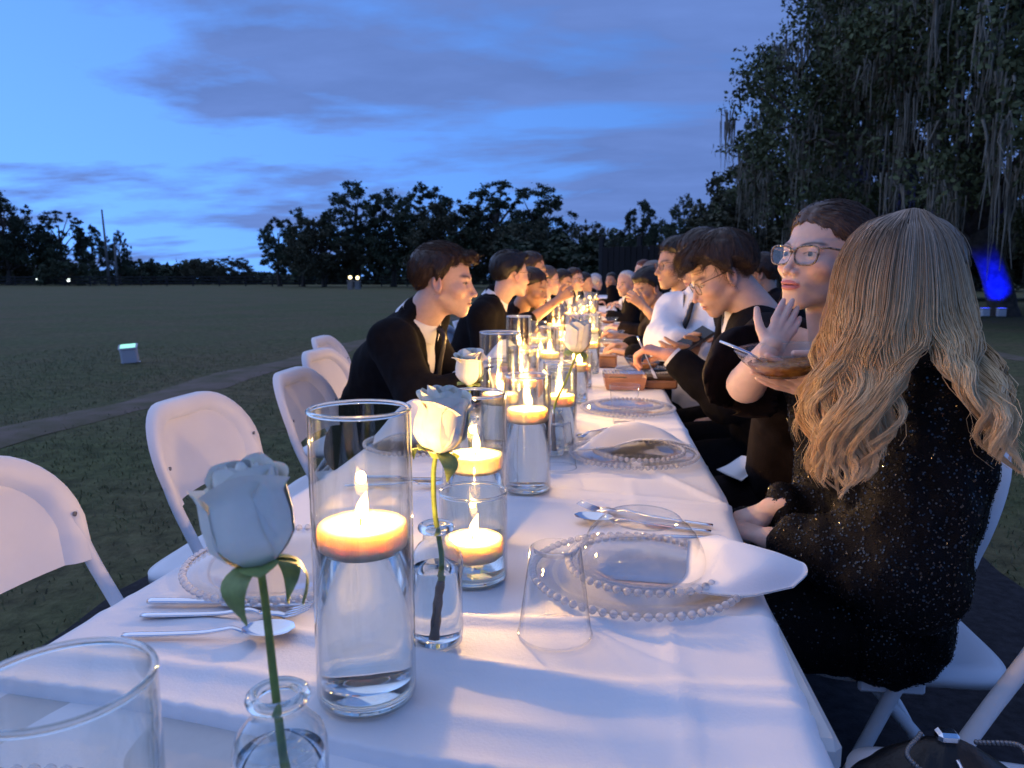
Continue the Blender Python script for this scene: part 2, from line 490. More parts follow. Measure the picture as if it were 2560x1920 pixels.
M_SOUP = mat('stew', (0.22, 0.075, 0.015), 0.22, col2=(0.42, 0.20, 0.04), vscale=70, bump=0.5, bscale=120)
M_KRAFT = mat('kraft_card', (0.24, 0.12, 0.075), 0.7, var=0.12, vscale=25)
M_BREAD = mat('brownie', (0.05, 0.026, 0.016), 0.85, var=0.3, vscale=60, bump=0.8, bscale=90)
M_CERAMIC = mat('white_ceramic', (0.80, 0.80, 0.80), 0.15, coat=0.3)
M_PHONE = mat('phone_case', (0.05, 0.055, 0.07), 0.35)
M_INK = mat('blue_ink', (0.05, 0.055, 0.09), 0.6)

# ------------------------------------------------------------------ ground, path, paving
def ground_mat():
    m = bpy.data.materials.new('lawn'); m.use_nodes = True
    t = m.node_tree; l = t.links.new; b = t.nodes['Principled BSDF']
    tc = N(t, 'ShaderNodeTexCoord')
    a = N(t, 'ShaderNodeTexNoise', i_Scale=0.35, i_Detail=6.0, i_Roughness=0.65)
    c = N(t, 'ShaderNodeTexNoise', i_Scale=9.0, i_Detail=6.0, i_Roughness=0.7)
    for q in (a, c): l(tc.outputs['Object'], q.inputs['Vector'])
    r = N(t, 'ShaderNodeValToRGB'); e = r.color_ramp.elements
    e[0].position = 0.40; e[0].color = (0.098, 0.112, 0.052, 1)
    e[1].position = 0.60; e[1].color = (0.128, 0.112, 0.064, 1)
    l(a.outputs['Fac'], r.inputs[0])
    x = N(t, 'ShaderNodeMix', data_type='RGBA', blend_type='MULTIPLY', i_Factor=0.8)
    r2 = N(t, 'ShaderNodeValToRGB'); r2.color_ramp.elements[0].position = 0.3; r2.color_ramp.elements[0].color = (.35, .35, .35, 1)
    r2.color_ramp.elements[1].position = 0.7; r2.color_ramp.elements[1].color = (1.5, 1.5, 1.4, 1)
    l(c.outputs['Fac'], r2.inputs[0]); l(r.outputs[0], x.inputs['A']); l(r2.outputs[0], x.inputs['B'])
    l(x.outputs['Result'], b.inputs['Base Color']); b.inputs['Roughness'].default_value = 0.95
    b.inputs['Specular IOR Level'].default_value = 0.1
    bp = N(t, 'ShaderNodeBump', i_Strength=0.8, i_Distance=0.05); l(c.outputs['Fac'], bp.inputs['Height']); l(bp.outputs[0], b.inputs['Normal'])
    return m
def grid_mesh(xs, ys, zf, material):
    Xg, Yg = np.meshgrid(xs, ys, indexing='ij')
    V = np.stack([Xg, Yg, zf(Xg, Yg)], -1).reshape(-1, 3)
    nx, ny = len(xs), len(ys)
    idx = np.arange(nx * ny).reshape(nx, ny)
    Q = np.stack([idx[:-1, :-1], idx[1:, :-1], idx[1:, 1:], idx[:-1, 1:]], -1).reshape(-1, 4)
    return mesh(V, Q, material)
gx = np.concatenate([[-900, -400, -200, -120], np.linspace(-80, -14, 18), np.linspace(-12, 12, 61), np.linspace(14, 80, 18), [120, 200, 400, 900]])
gy = np.concatenate([[-300, -100, -40], np.linspace(-20, -2, 8), np.linspace(-1, 16, 60), np.linspace(18, 130, 40), [200, 400, 900]])
def ground_z(x, y):
    flat = np.clip((np.abs(x) - 1.9) / 2.0, 0, 1)
    return flat * (0.03 * np.sin(x * 1.3 + y * .7) * np.sin(y * .9 - .4 * x) + 0.02 * np.sin(x * .31 + 2) + 0.015 * np.sin(y * .23))
g = obj('ground', grid_mesh(gx, gy, ground_z, ground_mat())); tag(g, kind='structure')

# the dark asphalt drive the tables stand on, with an uneven edge
def strip(name, y, xl, xr, z, material, seed):
    r = np.random.default_rng(seed)
    V = []; Fs = []
    nx = 7
    for i, yy in enumerate(y):
        a = xl + 0.05 * math.sin(yy * 1.9 + seed) + r.normal(0, .02); b = xr + 0.05 * math.sin(yy * 1.4 + 2 * seed) + r.normal(0, .02)
        for k in range(nx):
            x = lerp(a, b, k / (nx - 1)); e = min(k, nx - 1 - k) / 3.0
            V.append((x, yy, float(ground_z(np.array(x), np.array(yy))) + z * (0.15 + 0.85 * min(1, e * 2))))
    for i in range(len(y) - 1):
        for k in range(nx - 1): Fs.append((i * nx + k, i * nx + k + 1, (i + 1) * nx + k + 1, (i + 1) * nx + k))
    return tag(obj(name, mesh(np.array(V), Fs, material)), kind='structure')
M_ASPH = mat('asphalt', (0.026, 0.026, 0.031), 0.9, var=0.35, vscale=30, bump=0.8, bscale=180, spec=0.2)
M_DIRT = mat('bare_dirt', (0.185, 0.145, 0.12), 0.95, col2=(0.105, 0.10, 0.058), vscale=2.6, bump=1.0, bscale=40, spec=0.1)
strip('pavement', np.linspace(-6, 40, 160), -1.52, 1.76, 0.03, M_ASPH, 1)
strip('path', np.linspace(-3, 34, 140), -4.25, -3.66, 0.018, M_DIRT, 2)
strip('path', np.linspace(-3, 22, 90), 6.0, 6.55, 0.022, M_DIRT, 3)

# grass blades where the lawn is near enough to show them
def blades(n, x0, x1, y0, y1, seed, hmax=0.034):
    r = np.random.default_rng(seed)
    x = r.uniform(x0, x1, n); y = r.uniform(y0, y1, n)
    dens = np.sin(x * 2.1 + 1.3 * np.sin(y * 1.7)) * np.sin(y * 2.6 + x) + r.normal(0, .7, n)
    keep = (dens > -0.6) & (r.random(n) < np.clip((13.5 - y) / 7.0, 0, 1)) & ~((x > -4.3) & (x < -3.6) & (r.random(n) < .75)) & ~((x > 5.95) & (x < 6.6))
    x, y = x[keep], y[keep]; n = len(x)
    z = ground_z(x, y)
    h = r.uniform(.35, 1, n) * hmax; a = r.uniform(0, 2 * math.pi, n); w = r.uniform(.002, .0045, n)
    lean = r.uniform(.2, 1.1, n) * h; la = r.uniform(0, 2 * math.pi, n)
    b = np.stack([x, y, z - .004], -1); d = np.stack([np.cos(a), np.sin(a), 0 * a], -1) * w[:, None]
    tip = b + np.stack([np.cos(la) * lean, np.sin(la) * lean, h], -1)
    mid = b + np.stack([np.cos(la) * lean * .35, np.sin(la) * lean * .35, h * .6], -1)
    V = np.stack([b - d, b + d, mid + d * .7, mid - d * .7, tip], 1).reshape(-1, 3)
    k = np.arange(n) * 5
    T = np.concatenate([np.stack([k, k + 1, k + 2], -1), np.stack([k, k + 2, k + 3], -1), np.stack([k + 3, k + 2, k + 4], -1)])
    base = np.where(r.random((n, 1)) < .3, A(.19, .17, .10), A(.135, .16, .078)) * r.uniform(.6, 1.3, (n, 1))
    return V, T, np.repeat(base, 5, 0)
M_GRASS = mat('grass_blades', attr=True, rough=0.8, spec=0.15)
V1, T1, C1 = blades(60000, -8.5, -1.45, .6, 13.5, 4)
V2, T2, C2 = blades(14000, 1.72, 4.5, 2.2, 8.0, 5)
go = obj('grass', mesh(np.concatenate([V1, V2]), np.concatenate([T1, T2 + len(V1)]), M_GRASS, col=np.concatenate([C1, C2])))
tag(go, 'short dark grass blades beside the paving', 'grass', kind='stuff')

# ------------------------------------------------------------------ trees
M_BARK = mat('bark', (0.075, 0.060, 0.048), 0.95, var=0.4, vscale=5, bump=1.0, bscale=20)
M_MOSS = mat('hanging_moss', (0.27, 0.25, 0.20), 0.95, var=0.3, vscale=3, spec=0.1)
def leaf_mat(name, c):
    return mat(name, c, 0.7, var=0.45, vscale=0.45, spec=0.2, obj_var=0.15)
M_LEAF = [leaf_mat('leaves_oak', (0.082, 0.098, 0.045)), leaf_mat('leaves_dark', (0.056, 0.070, 0.040)), leaf_mat('leaves_olive', (0.078, 0.076, 0.045))]
def leaf_cards(P, size, r, aspect=0.6):
    n = len(P)
    a = r.normal(size=(n, 3)); a /= np.linalg.norm(a, axis=1, keepdims=True)
    b = r.normal(size=(n, 3)); b -= a * (a * b).sum(1, keepdims=True); b /= np.linalg.norm(b, axis=1, keepdims=True)
    s = size * r.uniform(.6, 1.4, n)
    a *= s[:, None]; b *= (s * aspect)[:, None]
    c = np.cross(a, b) / s[:, None] * .25
    V = np.stack([P - a, P - b + c, P + a, P + b + c], 1).reshape(-1, 3)
    k = np.arange(n) * 4
    return V, np.concatenate([np.stack([k, k + 1, k + 2], -1), np.stack([k, k + 2, k + 3], -1)])
def tree_parts(seed, height, rad, trunk_h, n_leaf, leaf, n_limb=9, clump=None, flat=0.8, lobes=14):
    """trunk mesh data and crown points of one tree standing at the origin"""
    r = np.random.default_rng(seed)
    mb = MB()
    top = A(r.normal(0, .05) * rad, r.normal(0, .05) * rad, height * .8)
    tr = height * .028 + .06
    pts = smooth_path([A(0, 0, -.15), A(r.normal(0, .15), r.normal(0, .15), trunk_h), (A(0, 0, trunk_h) + top) * .55, top], 10)
    mb.tube(pts, np.linspace(tr, tr * .2, 10) * np.array([1.5] + [1] * 9), 8)
    cl = []
    for i in range(lobes):
        th = i * 2.4 + r.uniform(-.4, .4)
        u = (i + .5) / lobes
        zz = trunk_h + (height - trunk_h) * (0.12 + 0.84 * u)
        rr = rad * math.sqrt(max(.05, 1 - ((u - .40) / .68) ** 2)) * r.uniform(.45, .95)
        if i == lobes - 1: rr *= .3
        c = A(math.cos(th) * rr, math.sin(th) * rr, zz)
        cl.append((c, rad * r.uniform(.26, .46) * (1.0 - .35 * u)))
        if i % max(1, lobes // n_limb) == 0:
            s0 = pts[min(7, 3 + int(u * 4))]
            lp = smooth_path([s0, (s0 + c) / 2 + A(0, 0, rad * .04), c], 6)
            mb.tube(lp, np.linspace(tr * .38, tr * .07, 6), 5)
    P = []
    w = np.array([q[1] ** 2 for q in cl]); w /= w.sum()
    for (c, cr_), wi in zip(cl, w):
        k = max(8, int(n_leaf * wi))
        sub = max(4, k // 45)
        sc = r.normal(size=(sub, 3)); sc /= np.linalg.norm(sc, axis=1, keepdims=True); sc *= cr_ * r.uniform(.35, 1.05, (sub, 1))
        sc[:, 2] *= flat
        j = r.integers(0, sub, k)
        q = c + sc[j] + r.normal(0, cr_ * .15, (k, 3)) * A(1, 1, .75)
        P.append(q)
    return mb, np.concatenate(P), cl
PROTO = {}
def tree_proto(kind, seed, height, rad, trunk_h, n_leaf, leaf, lm, **kw):
    mb, P, cl = tree_parts(seed, height, rad, trunk_h, n_leaf, leaf, **kw)
    V, T = leaf_cards(P, leaf, np.random.default_rng(seed + 1))
    PROTO[kind] = (mb.me(M_BARK), mesh(V, T, lm, smooth=False))
def plant_tree(kind, x, y, label, rz=0.0, sc=1.0, scz=None, group='dark trees along the far edge of the field', name='broadleaf_tree', zoff=0.0):
    t, c = PROTO[kind]
    e = empty(name, (x, y, zoff), rz); e.scale = (sc, sc, scz or sc)
    obj('trunk', t, e); obj('crown', c, e)
    tag(e, label, 'tree', group); return e
tree_proto('a', 11, 16, 7.0, 2.6, 15000, .21, M_LEAF[1], lobes=26)
tree_proto('b', 23, 17, 6.2, 3.2, 13500, .21, M_LEAF[1], lobes=24)
tree_proto('c', 35, 13, 7.5, 1.6, 14000, .22, M_LEAF[2], lobes=24)
tree_proto('d', 47, 18, 5.8, 4.0, 11000, .20, M_LEAF[1], lobes=22)
tree_proto('bush', 51, 5, 5.0, .3, 8000, .20, M_LEAF[1], lobes=16)
def far(xd, dist):     # foot of a far tree: sight line at that column of the photograph, at that distance
    d = ray(xd, 620); d = d / d[1]; return CAM[0] + d[0] * dist, dist
def top_scale(yd, xd, dist, h):   # how tall it must be to reach that row
    return float(ony(xd, yd, dist)[2]) / h
H = dict(a=16.5, b=17.4, c=13.6, d=18.6, bush=5.6)
row = [  # column, row of its top, distance, kind, turn, width factor, label
    (-60, 430, 112, 'c', .3, 1.1, 'dense dark tree at the far left end of the field fence'),
    (20, 418, 108, 'a', 1.1, .8, 'tallest of the dark trees left of the utility pole'),
    (138, 448, 112, 'd', 2.0, .9, 'open airy tree with sky gaps just left of the utility pole'),
    (95, 500, 116, 'c', .5, .9, 'broad low dark tree behind the two field lights'),
    (205, 486, 114, 'b', 3.0, .7, 'dark tree directly behind the tall utility pole'),
    (262, 500, 110, 'a', 4.0, .55, 'tree whose crown hangs just right of the utility pole'),
    (150, 556, 104, 'bush', 1.0, 1.0, 'grey rounded shrub in front of the trees by the utility pole'),
    (305, 556, 118, 'bush', 2.2, .9, 'low dark bush right of the utility pole trees'),
    (350, 576, 124, 'bush', 3.3, 1.2, 'low spreading bush between the pole and the gap in the trees'),
    (395, 570, 128, 'c', 3.1, .6, 'smallest bush-like tree at the gap in the tree line'),
    (437, 560, 118, 'c', .9, .8, 'small round tree at the open gap, left one of two'),
    (500, 553, 118, 'c', 5.0, 1.0, 'small round tree at the open gap, right one of two'),
    (605, 470, 98, 'b', 5.0, .85, 'ragged tree at the left end of the tall central grove'),
    (655, 452, 96, 'a', 1.0, .7, 'lower tree beside the ragged end tree of the grove'),
    (700, 470, 92, 'c', 2.0, .95, 'broad olive tree behind the pair of lit stone posts'),
    (770, 384, 95, 'd', 3.5, 1.1, 'tallest left-hand tree of the central grove'),
    (850, 412, 94, 'a', .2, .85, 'domed tree second of the central grove tops'),
    (920, 396, 92, 'b', 4.5, .85, 'dark upright tree in the middle of the central grove'),
    (990, 430, 88, 'c', 1.4, .9, 'wide olive tree behind the leaning man'),
    (1075, 380, 86, 'd', .7, 1.15, 'highest wispy tree of the grove behind the seated guests'),
    (1165, 404, 84, 'a', 2.9, .9, 'tree with bare twigs at the right shoulder of the grove'),
    (1130, 470, 78, 'c', 4.0, .8, 'broad lower tree in front of the wispy grove tree'),
    (1265, 474, 72, 'c', 3.8, .55, 'shorter olive tree left of the dark plank screen'),
    (1210, 500, 66, 'bush', 5.3, 1.3, 'tall dark bush beside the shorter olive tree'),
    (1330, 505, 84, 'c', 5.6, .5, 'small dark tree behind the plank screen'),
    (1385, 432, 64, 'b', 1.9, .6, 'isolated ragged tree right of the plank screen'),
    (1475, 425, 60, 'a', 4.4, .6, 'airy tree between the ragged tree and the mossy oak'),
    (1545, 418, 56, 'c', 2.5, .55, 'olive tree half hidden behind the mossy oak'),
    (1620, 400, 58, 'c', .6, .8, 'dark tree seen under the left limbs of the mossy oak'),
    (1790, 440, 62, 'b', 2.1, 1.0, 'dark tree behind the woman in glasses'),
    (1930, 430, 66, 'a', 3.2, 1.1, 'dark tree directly behind the mossy oak trunk'),
    (2110, 420, 70, 'c', 4.7, 1.2, 'dark broad tree right of the blue-lit trunk'),
    (2280, 400, 66, 'a', 5.9, 1.2, 'dark tree at the right end beyond the mossy oak'),
    (1690, 345, 46, 'c', 1.3, 1.2, 'close dark tree filling the gap under the oak limbs, left'),
    (1850, 300, 44, 'c', 2.6, 1.2, 'close dark tree filling the gap behind the blonde woman'),
    (2040, 360, 44, 'a', 3.9, 1.2, 'close dark tree just left of the blue-lit trunk'),
    (2230, 350, 42, 'c', 5.2, 1.2, 'close dark tree just right of the blue-lit trunk'),
]
for xd, yd, dist, kind, rz, wf, lab in row:
    x, y = far(xd, dist)
    sz = top_scale(yd, xd, dist, H[kind])
    sx = max(.45, sz) * wf * 1.18
    plant_tree(kind, x, y, lab, rz, sx, sz)

# low hedge mass that closes the gaps under the crowns, far behind the fence
r_ = np.random.default_rng(71)
hx = r_.uniform(-150, 75, 24000); hy = 118 - np.clip(hx, -20, 60) * .55 + r_.normal(0, 3, 24000)
hh = 2.6 + 1.3 * np.sin(hx * .23) + .8 * np.sin(hx * .61 + 1) + 4.5 * np.clip((hx + 50) / 8, 0, 1)
V, T = leaf_cards(np.stack([hx, hy, r_.uniform(0, 1, 24000) * np.abs(hh)], -1), .55, r_)
tag(obj('undergrowth', mesh(V, T, M_LEAF[1], smooth=False)), 'dark undergrowth along the foot of the far trees', 'undergrowth', kind='stuff')

# the great live oak with hanging moss on the right
def live_oak():
    r = np.random.default_rng(5)
    base = A(12.6, 24.6, 0)
    e = empty('live_oak', base)
    mb = MB()
    fork = A(-1.1, -.3, 2.6)
    mb.tube(smooth_path([A(0.1, 0, -.3), A(-.05, 0, .5), A(-.45, -.1, 1.5), fork], 10), np.linspace(.42, .36, 10) * np.array([1.35, 1.15] + [1] * 8), 14)
    tips = []
    limbs = [(-6.5, -3.5, 6.2), (-8.5, 1.0, 7.5), (-4.0, 4.5, 9.0), (1.5, 3.5, 10.5), (3.5, -2.5, 7.5), (-2.0, -5.0, 9.5), (7.0, .5, 8.0), (-5.0, -1.0, 10.5),
             (-1.0, 0.5, 12.0), (6.0, -5.0, 8.5), (2.0, -6.5, 7.0), (-9.5, -1.5, 4.8), (-3.5, -7.0, 6.5)]
    for q in limbs:
        q = A(*q); q[0] = q[0] * .74 if q[0] < 0 else q[0]
        m1 = fork + (q - fork) * .35 + A(0, 0, 1.0 + r.uniform(0, .6)); m2 = fork + (q - fork) * .7 + A(r.normal(0, .4), r.normal(0, .4), 1.0)
        pth = smooth_path([fork + r.normal(0, .1, 3), m1, m2, q], 12)
        mb.tube(pth, np.linspace(.22, .04, 12), 7)
        tips.append((pth, q))
        for k in range(5):
            s = pth[r.integers(5, 12)]; d = unit(r.normal(size=3) * A(1, 1, .5) + A(0, 0, .25)) * r.uniform(1.2, 2.6)
            mb.tube(smooth_path([s, s + d * .5 + A(0, 0, .2), s + d], 5), np.linspace(.07, .02, 5), 4)
            tips.append((None, s + d))
    obj('trunk', mb.me(M_BARK), e)
    # crown: drooping outer clumps on a broad dome plus clumps at the limb ends
    C = []
    for i in range(620):
        u = r.random(); th = r.uniform(0, 2 * math.pi)
        z = 2.9 + 11.4 * u ** .95
        rad = 11.0 * math.sqrt(max(0.02, 1 - ((z - 5.0) / 9.6) ** 2)) * r.uniform(.62, 1.0) * (1 + .14 * math.sin(3 * th + 1))
        C.append((A(math.cos(th) * rad * .92 + 1.9, math.sin(th) * rad * .85, z), r.uniform(.6, 1.25)))
    for pth, q in tips: C.append((q, r.uniform(.7, 1.2)))
    P = []
    for c, cr_ in C:
        k = int(250 * cr_)
        q = r.normal(size=(k, 3)); q /= np.linalg.norm(q, axis=1, keepdims=True)
        q *= cr_ * r.uniform(.25, 1.0, (k, 1)) ** .6; q[:, 2] *= .7
        sub = c + r.normal(0, cr_ * .45, (8, 3))
        P.append(np.where(r.random((k, 1)) < .5, c + q, sub[r.integers(0, 8, k)] + q * .4))
    P = np.concatenate(P)
    V, T = leaf_cards(P, .082, r, .55)
    obj('crown', mesh(V, T, M_LEAF[0], smooth=False), e)
    # moss: ragged strands hanging from the undersides of the clumps
    SP = []; SR = []
    ring = C[:620]
    for c, cr_ in ring:
        if c[2] > 10.5 and r.random() < .5: continue
        for b in range(r.integers(2, 5)):
            s = c + np.clip(r.normal(0, cr_ * .35, 3), -cr_ * .6, cr_ * .6) - A(0, 0, cr_ * .15)
            ln = r.uniform(.6, 2.0) * (1.5 if r.random() < .15 else 1)
            for k in range(r.integers(7, 13)):
                o = s + r.normal(0, .13, 3) * A(1, 1, .8)
                l2 = ln * r.uniform(.35, 1.0)
                t = np.linspace(0, 1, 3)[:, None]
                SP.append(o + A(r.normal(0, .06), r.normal(0, .06), -l2) * t + .04 * np.sin(t * 7 + k) * r.normal(size=(1, 3)))
                SR.append(np.linspace(.034, .008, 3) * r.uniform(.5, 1.3))
    V, T = strands_np(np.array(SP), np.array(SR))
    tag(obj('hanging_moss', mesh(V, T, M_MOSS), e), kind='stuff')
    tag(e, 'great live oak hung with grey moss, its leaning trunk lit blue', 'tree')
    return e
live_oak()

# ------------------------------------------------------------------ lamps and structures across the field
M_HOUSING = mat('lamp_housing', (0.62, 0.62, 0.66), 0.5)
M_LENSW = emitter('white_led', (0.36, 1.0, 0.80), 1.05)
M_LENSB = emitter('blue_led', (0.03, 0.06, 1.0), 3.0)
M_GLOBEC = emitter('cool_globe', (0.85, 1.0, 0.95), 4.0)
M_GLOBEW = emitter('warm_globe', (1.0, 0.82, 0.42), 4.0)
def uplight(name, loc, rz, size, lensmat, label, group, light=None):
    e = empty(name, loc, rz)
    s = size
    mb = MB().bbox((-.5 * s, -.42 * s, 0.03 * s), (.5 * s, .42 * s, 1.05 * s), .1 * s)
    obj('housing', mb.me(M_HOUSING, False), e)
    fr = MB().bbox((-.56 * s, -.48 * s, 1.05 * s), (.56 * s, .48 * s, 1.15 * s), .09 * s); f = obj('bezel', fr.me(M_HOUSING, False), e)
    for k in range(2):
        q = .44 - .2 * k
        le = MB().bbox((-q * s, -q * .84 * s, (1.152 + .012 * k) * s), (q * s, q * .84 * s, (1.165 + .012 * k) * s), .004 * s)
        obj('lens', le.me(lensmat, False), f)
    ft = MB().box((-.6 * s, -.1 * s, 0), (.6 * s, .1 * s, .03 * s)); obj('stand', ft.me(M_HOUSING, False), e)
    tag(e, label, 'light', group)
    if light:
        ld = bpy.data.lights.new('uplight_beam', 'SPOT'); lo = bpy.data.objects.new('uplight_beam', ld); COL.objects.link(lo)
        ld.energy = light['w']; ld.color = light['c']; ld.spot_size = R(light['cone']); ld.spot_blend = 0.6; ld.shadow_soft_size = .08
        lo.parent = e; lo.location = (0, 0, 1.25 * s); lo.rotation_euler = light['rot']
    return e
o = onz(283, 790, 0.0)
u = uplight('field_light', (o[0], o[1], float(ground_z(o[0], o[1]))), R(35), .20, M_LENSW, 'white box light with glowing greenish top alone on the lawn', None)
u.rotation_euler = (R(14), R(-4), R(28))
for k, (px_, py_) in enumerate([(2124, 688), (2142, 688)]):
    p = A(12.6, 24.6, 0) + unit(A(CAM[0] - 12.6, CAM[1] - 24.6, 0)) * 1.15 + A(-.42 + .46 * k, .1, 0)
    e = uplight('tree_uplight', (p[0], p[1], 0), R(30 + 20 * k), .22, M_LENSB,
                ['small blue floodlight at the oak trunk foot, on the open lawn side', 'small blue floodlight right before the oak trunk'][k], 'blue floodlights under the oak')
    ld = bpy.data.lights.new('blue_beam', 'SPOT'); lo = bpy.data.objects.new('blue_beam', ld); COL.objects.link(lo)
    ld.energy = 420.0; ld.color = (0.0, 0.004, 1.0); ld.spot_size = R(75); ld.spot_blend = .7; ld.shadow_soft_size = .06
    lo.parent = e; lo.location = (0, 0, .30)
    d = Vector((12.6 - p[0] - .35, 24.6 - p[1], 1.05))
    e.rotation_euler = (0, 0, 0)
    lo.rotation_euler = d.to_track_quat('-Z', 'Y').to_euler()

# far globes at the fence and the pair of stone posts with lanterns
M_STONE = mat('grey_stone', (0.22, 0.21, 0.2), 0.9, var=0.2, vscale=6, bump=1, bscale=12)
def globe_lamp(xd, yd, dist, label, gm, hgt, group, post=None):
    x, y = far(xd, dist); z = float(ony(xd, yd, dist)[2])
    e = empty('post_lamp', (x, y, 0))
    if post:
        obj('post', MB().bbox((-.24, -.24, -.1), (.24, .24, z - .42), .04).me(M_STONE, False), e)
        obj('capstone', MB().bbox((-.30, -.30, z - .42), (.30, .30, z - .30), .04).me(M_STONE, False), e)
    else:
        obj('post', MB().tube([A(0, 0, -.1), A(0, 0, z - .2)], .05, 8).me(M_BLACKP), e)
    n = 8
    prof = [(.001, -hgt)] + [(hgt * math.sin(math.pi * i / n), -hgt * math.cos(math.pi * i / n)) for i in range(1, n)] + [(.001, hgt)]
    obj('globe', MB().lathe(prof, 12, (0, 0, z)).me(gm), e)
    tag(e, label, 'lamp', group)
globe_lamp(82, 605, 104, 'left one of two small white lamps by the field fence', M_GLOBEC, .22, 'white lamps at the field fence')
globe_lamp(149, 605, 104, 'right one of two small white lamps by the field fence', M_GLOBEC, .22, 'white lamps at the field fence')
globe_lamp(757, 599, 72, 'stone post with warm lantern, on the pole side of its pair', M_GLOBEW, .17, 'lit stone posts at the grove', post=1)
globe_lamp(773, 600, 71, 'stone post with warm lantern, on the table side of its pair', M_GLOBEW, .17, 'lit stone posts at the grove', post=1)

# utility poles
M_POLE = mat('grey_pole', (0.16, 0.155, 0.15), 0.85, var=0.2, vscale=3)
x, y = far(236, 106); zt = float(ony(232, 455, 106)[2])
e = empty('utility_pole', (x, y, 0))
obj('pole', MB().tube([A(0, 0, -.2), A(-.05, 0, zt * .5), A(-.25, 0, zt)], [.22, .18, .12], 8).me(M_POLE), e)
obj('cap', MB().lathe([(.001, .25), (.13, .1), (.13, 0), (.001, 0)], 8, (-.25, 0, zt)).me(M_POLE), e)
tag(e, 'tall grey utility pole rising above the trees at the field edge', 'pole')
x, y = far(254, 105); zt = float(ony(254, 530, 105)[2])
e = empty('utility_pole', (x, y, 0))
obj('pole', MB().tube([A(0, 0, -.2), A(0, 0, zt)], [.2, .13], 8).me(M_POLE), e)
obj('cap', MB().lathe([(.001, .2), (.13, .08), (.13, 0), (.001, 0)], 8, (0, 0, zt)).me(M_POLE), e)
tag(e, 'shorter grey pole just right of the tall utility pole', 'pole')

# board fence along the far side of the field
M_FENCE = mat('dark_fence', (0.022, 0.021, 0.022), 0.8, var=0.2, vscale=2)
fe = empty('board_fence', (0, 102, 0))
pm = MB().bbox((-.08, -.08, -.2), (.08, .08, 1.45), .02).me(M_FENCE, False)
rm = MB().bbox((-2.0, -.11, -.08), (2.0, -.082, .08), .01).me(M_FENCE, False)
for i in range(32):
    xx = -110 + i * 4.0; dy = -max(0, (xx + 30)) * .28
    obj('post', pm, fe, (xx, dy, 0))
    if i < 31:
        dy2 = -max(0, (xx + 34)) * .28
        for zz in (.42, .85, 1.28):
            obj('rail', rm, fe, (xx + 2, (dy + dy2) / 2, zz), (0, 0, math.atan2(dy2 - dy, 4)))
tag(fe, 'long dark three-board fence along the far edge of the field', 'fence')

# dark plank screen behind the far end of the table
M_PLANK = mat('dark_planks', (0.011, 0.008, 0.008), 0.8, var=0.3, vscale=2, obj_var=.3)
p0 = ony(1302, 600, 27.0); p1 = ony(1452, 600, 26.0); zt = float(ony(1340, 532, 26.5)[2])
e = empty('plank_screen', (p0[0], p0[1], 0), math.atan2(p1[1] - p0[1], p1[0] - p0[0]))
wd = float(np.linalg.norm(p1[:2] - p0[:2]))
n = 12
pl = MB().bbox((0, -.02, .05), (wd / n - .015, .02, zt), .008).me(M_PLANK, False)
for i in range(n): obj('plank', pl, e, (i * wd / n, random.uniform(-.012, .012), random.uniform(-.02, .02)))
po = MB().bbox((-.08, -.05, -.1), (.08, .11, zt + .35), .015).me(M_FENCE, False)
for q in (-.1, wd * .52, wd + .1): obj('post', po, e, (q, .06, 0))
obj('rail', MB().box((-.1, .025, zt - .3), (wd + .1, .06, zt - .18)).me(M_FENCE, False), e)
tag(e, 'dark wooden plank screen beyond the far end of the table', 'screen')

# white cottage glimpsed beyond the oak
M_WALL = mat('white_boards', (0.72, 0.72, 0.74), 0.7, var=0.05)
M_ROOF = mat('dark_roof', (0.05, 0.05, 0.055), 0.9)
M_PANE = mat('dark_pane', (0.02, 0.022, 0.028), 0.1)
x, y = far(1702, 58)
e = empty('white_cottage', (x, y, 0))
hw, hd, hh = 1.6, 3.0, 2.45
obj('wall', MB().add([(-hw, -hd, 0), (hw, -hd, 0), (hw, hd, 0), (-hw, hd, 0), (-hw, -hd, hh), (hw, -hd, hh), (hw, hd, hh), (-hw, hd, hh), (0, -hd, hh + .9), (0, hd, hh + .9)],
    [(0, 1, 5, 8, 4), (2, 3, 7, 9, 6), (1, 2, 6, 5), (3, 0, 4, 7), (0, 3, 2, 1)]).me(M_WALL, False), e)
rf = MB()
for sgn in (-1, 1):
    Mx = Matrix.Translation((0, 0, hh + .93)) @ Matrix.Rotation(sgn * math.atan2(.9, hw), 4, 'Y')
    rf.box((0 if sgn > 0 else -2.1, -hd - .25, .0), (2.1 if sgn > 0 else 0, hd + .25, .09), Mx)
obj('roof', rf.me(M_ROOF, False), e)
for k, wx in enumerate((-.75, .75)):
    w = obj('window', MB().bbox((wx - .42, -hd - .05, .9), (wx + .42, -hd - .003, 2.0), .02).me(M_WALL, False), e)
    for i in (0, 1):
        for j in (0, 1):
            obj('pane', MB().box((wx - .36 + i * .38, -hd - .06, .96 + j * .51), (wx - .02 + i * .38, -hd - .052, 1.42 + j * .51)).me(M_PANE, False), w)
tag(e, 'small white cottage with dark panes far behind the woman in glasses', 'house')

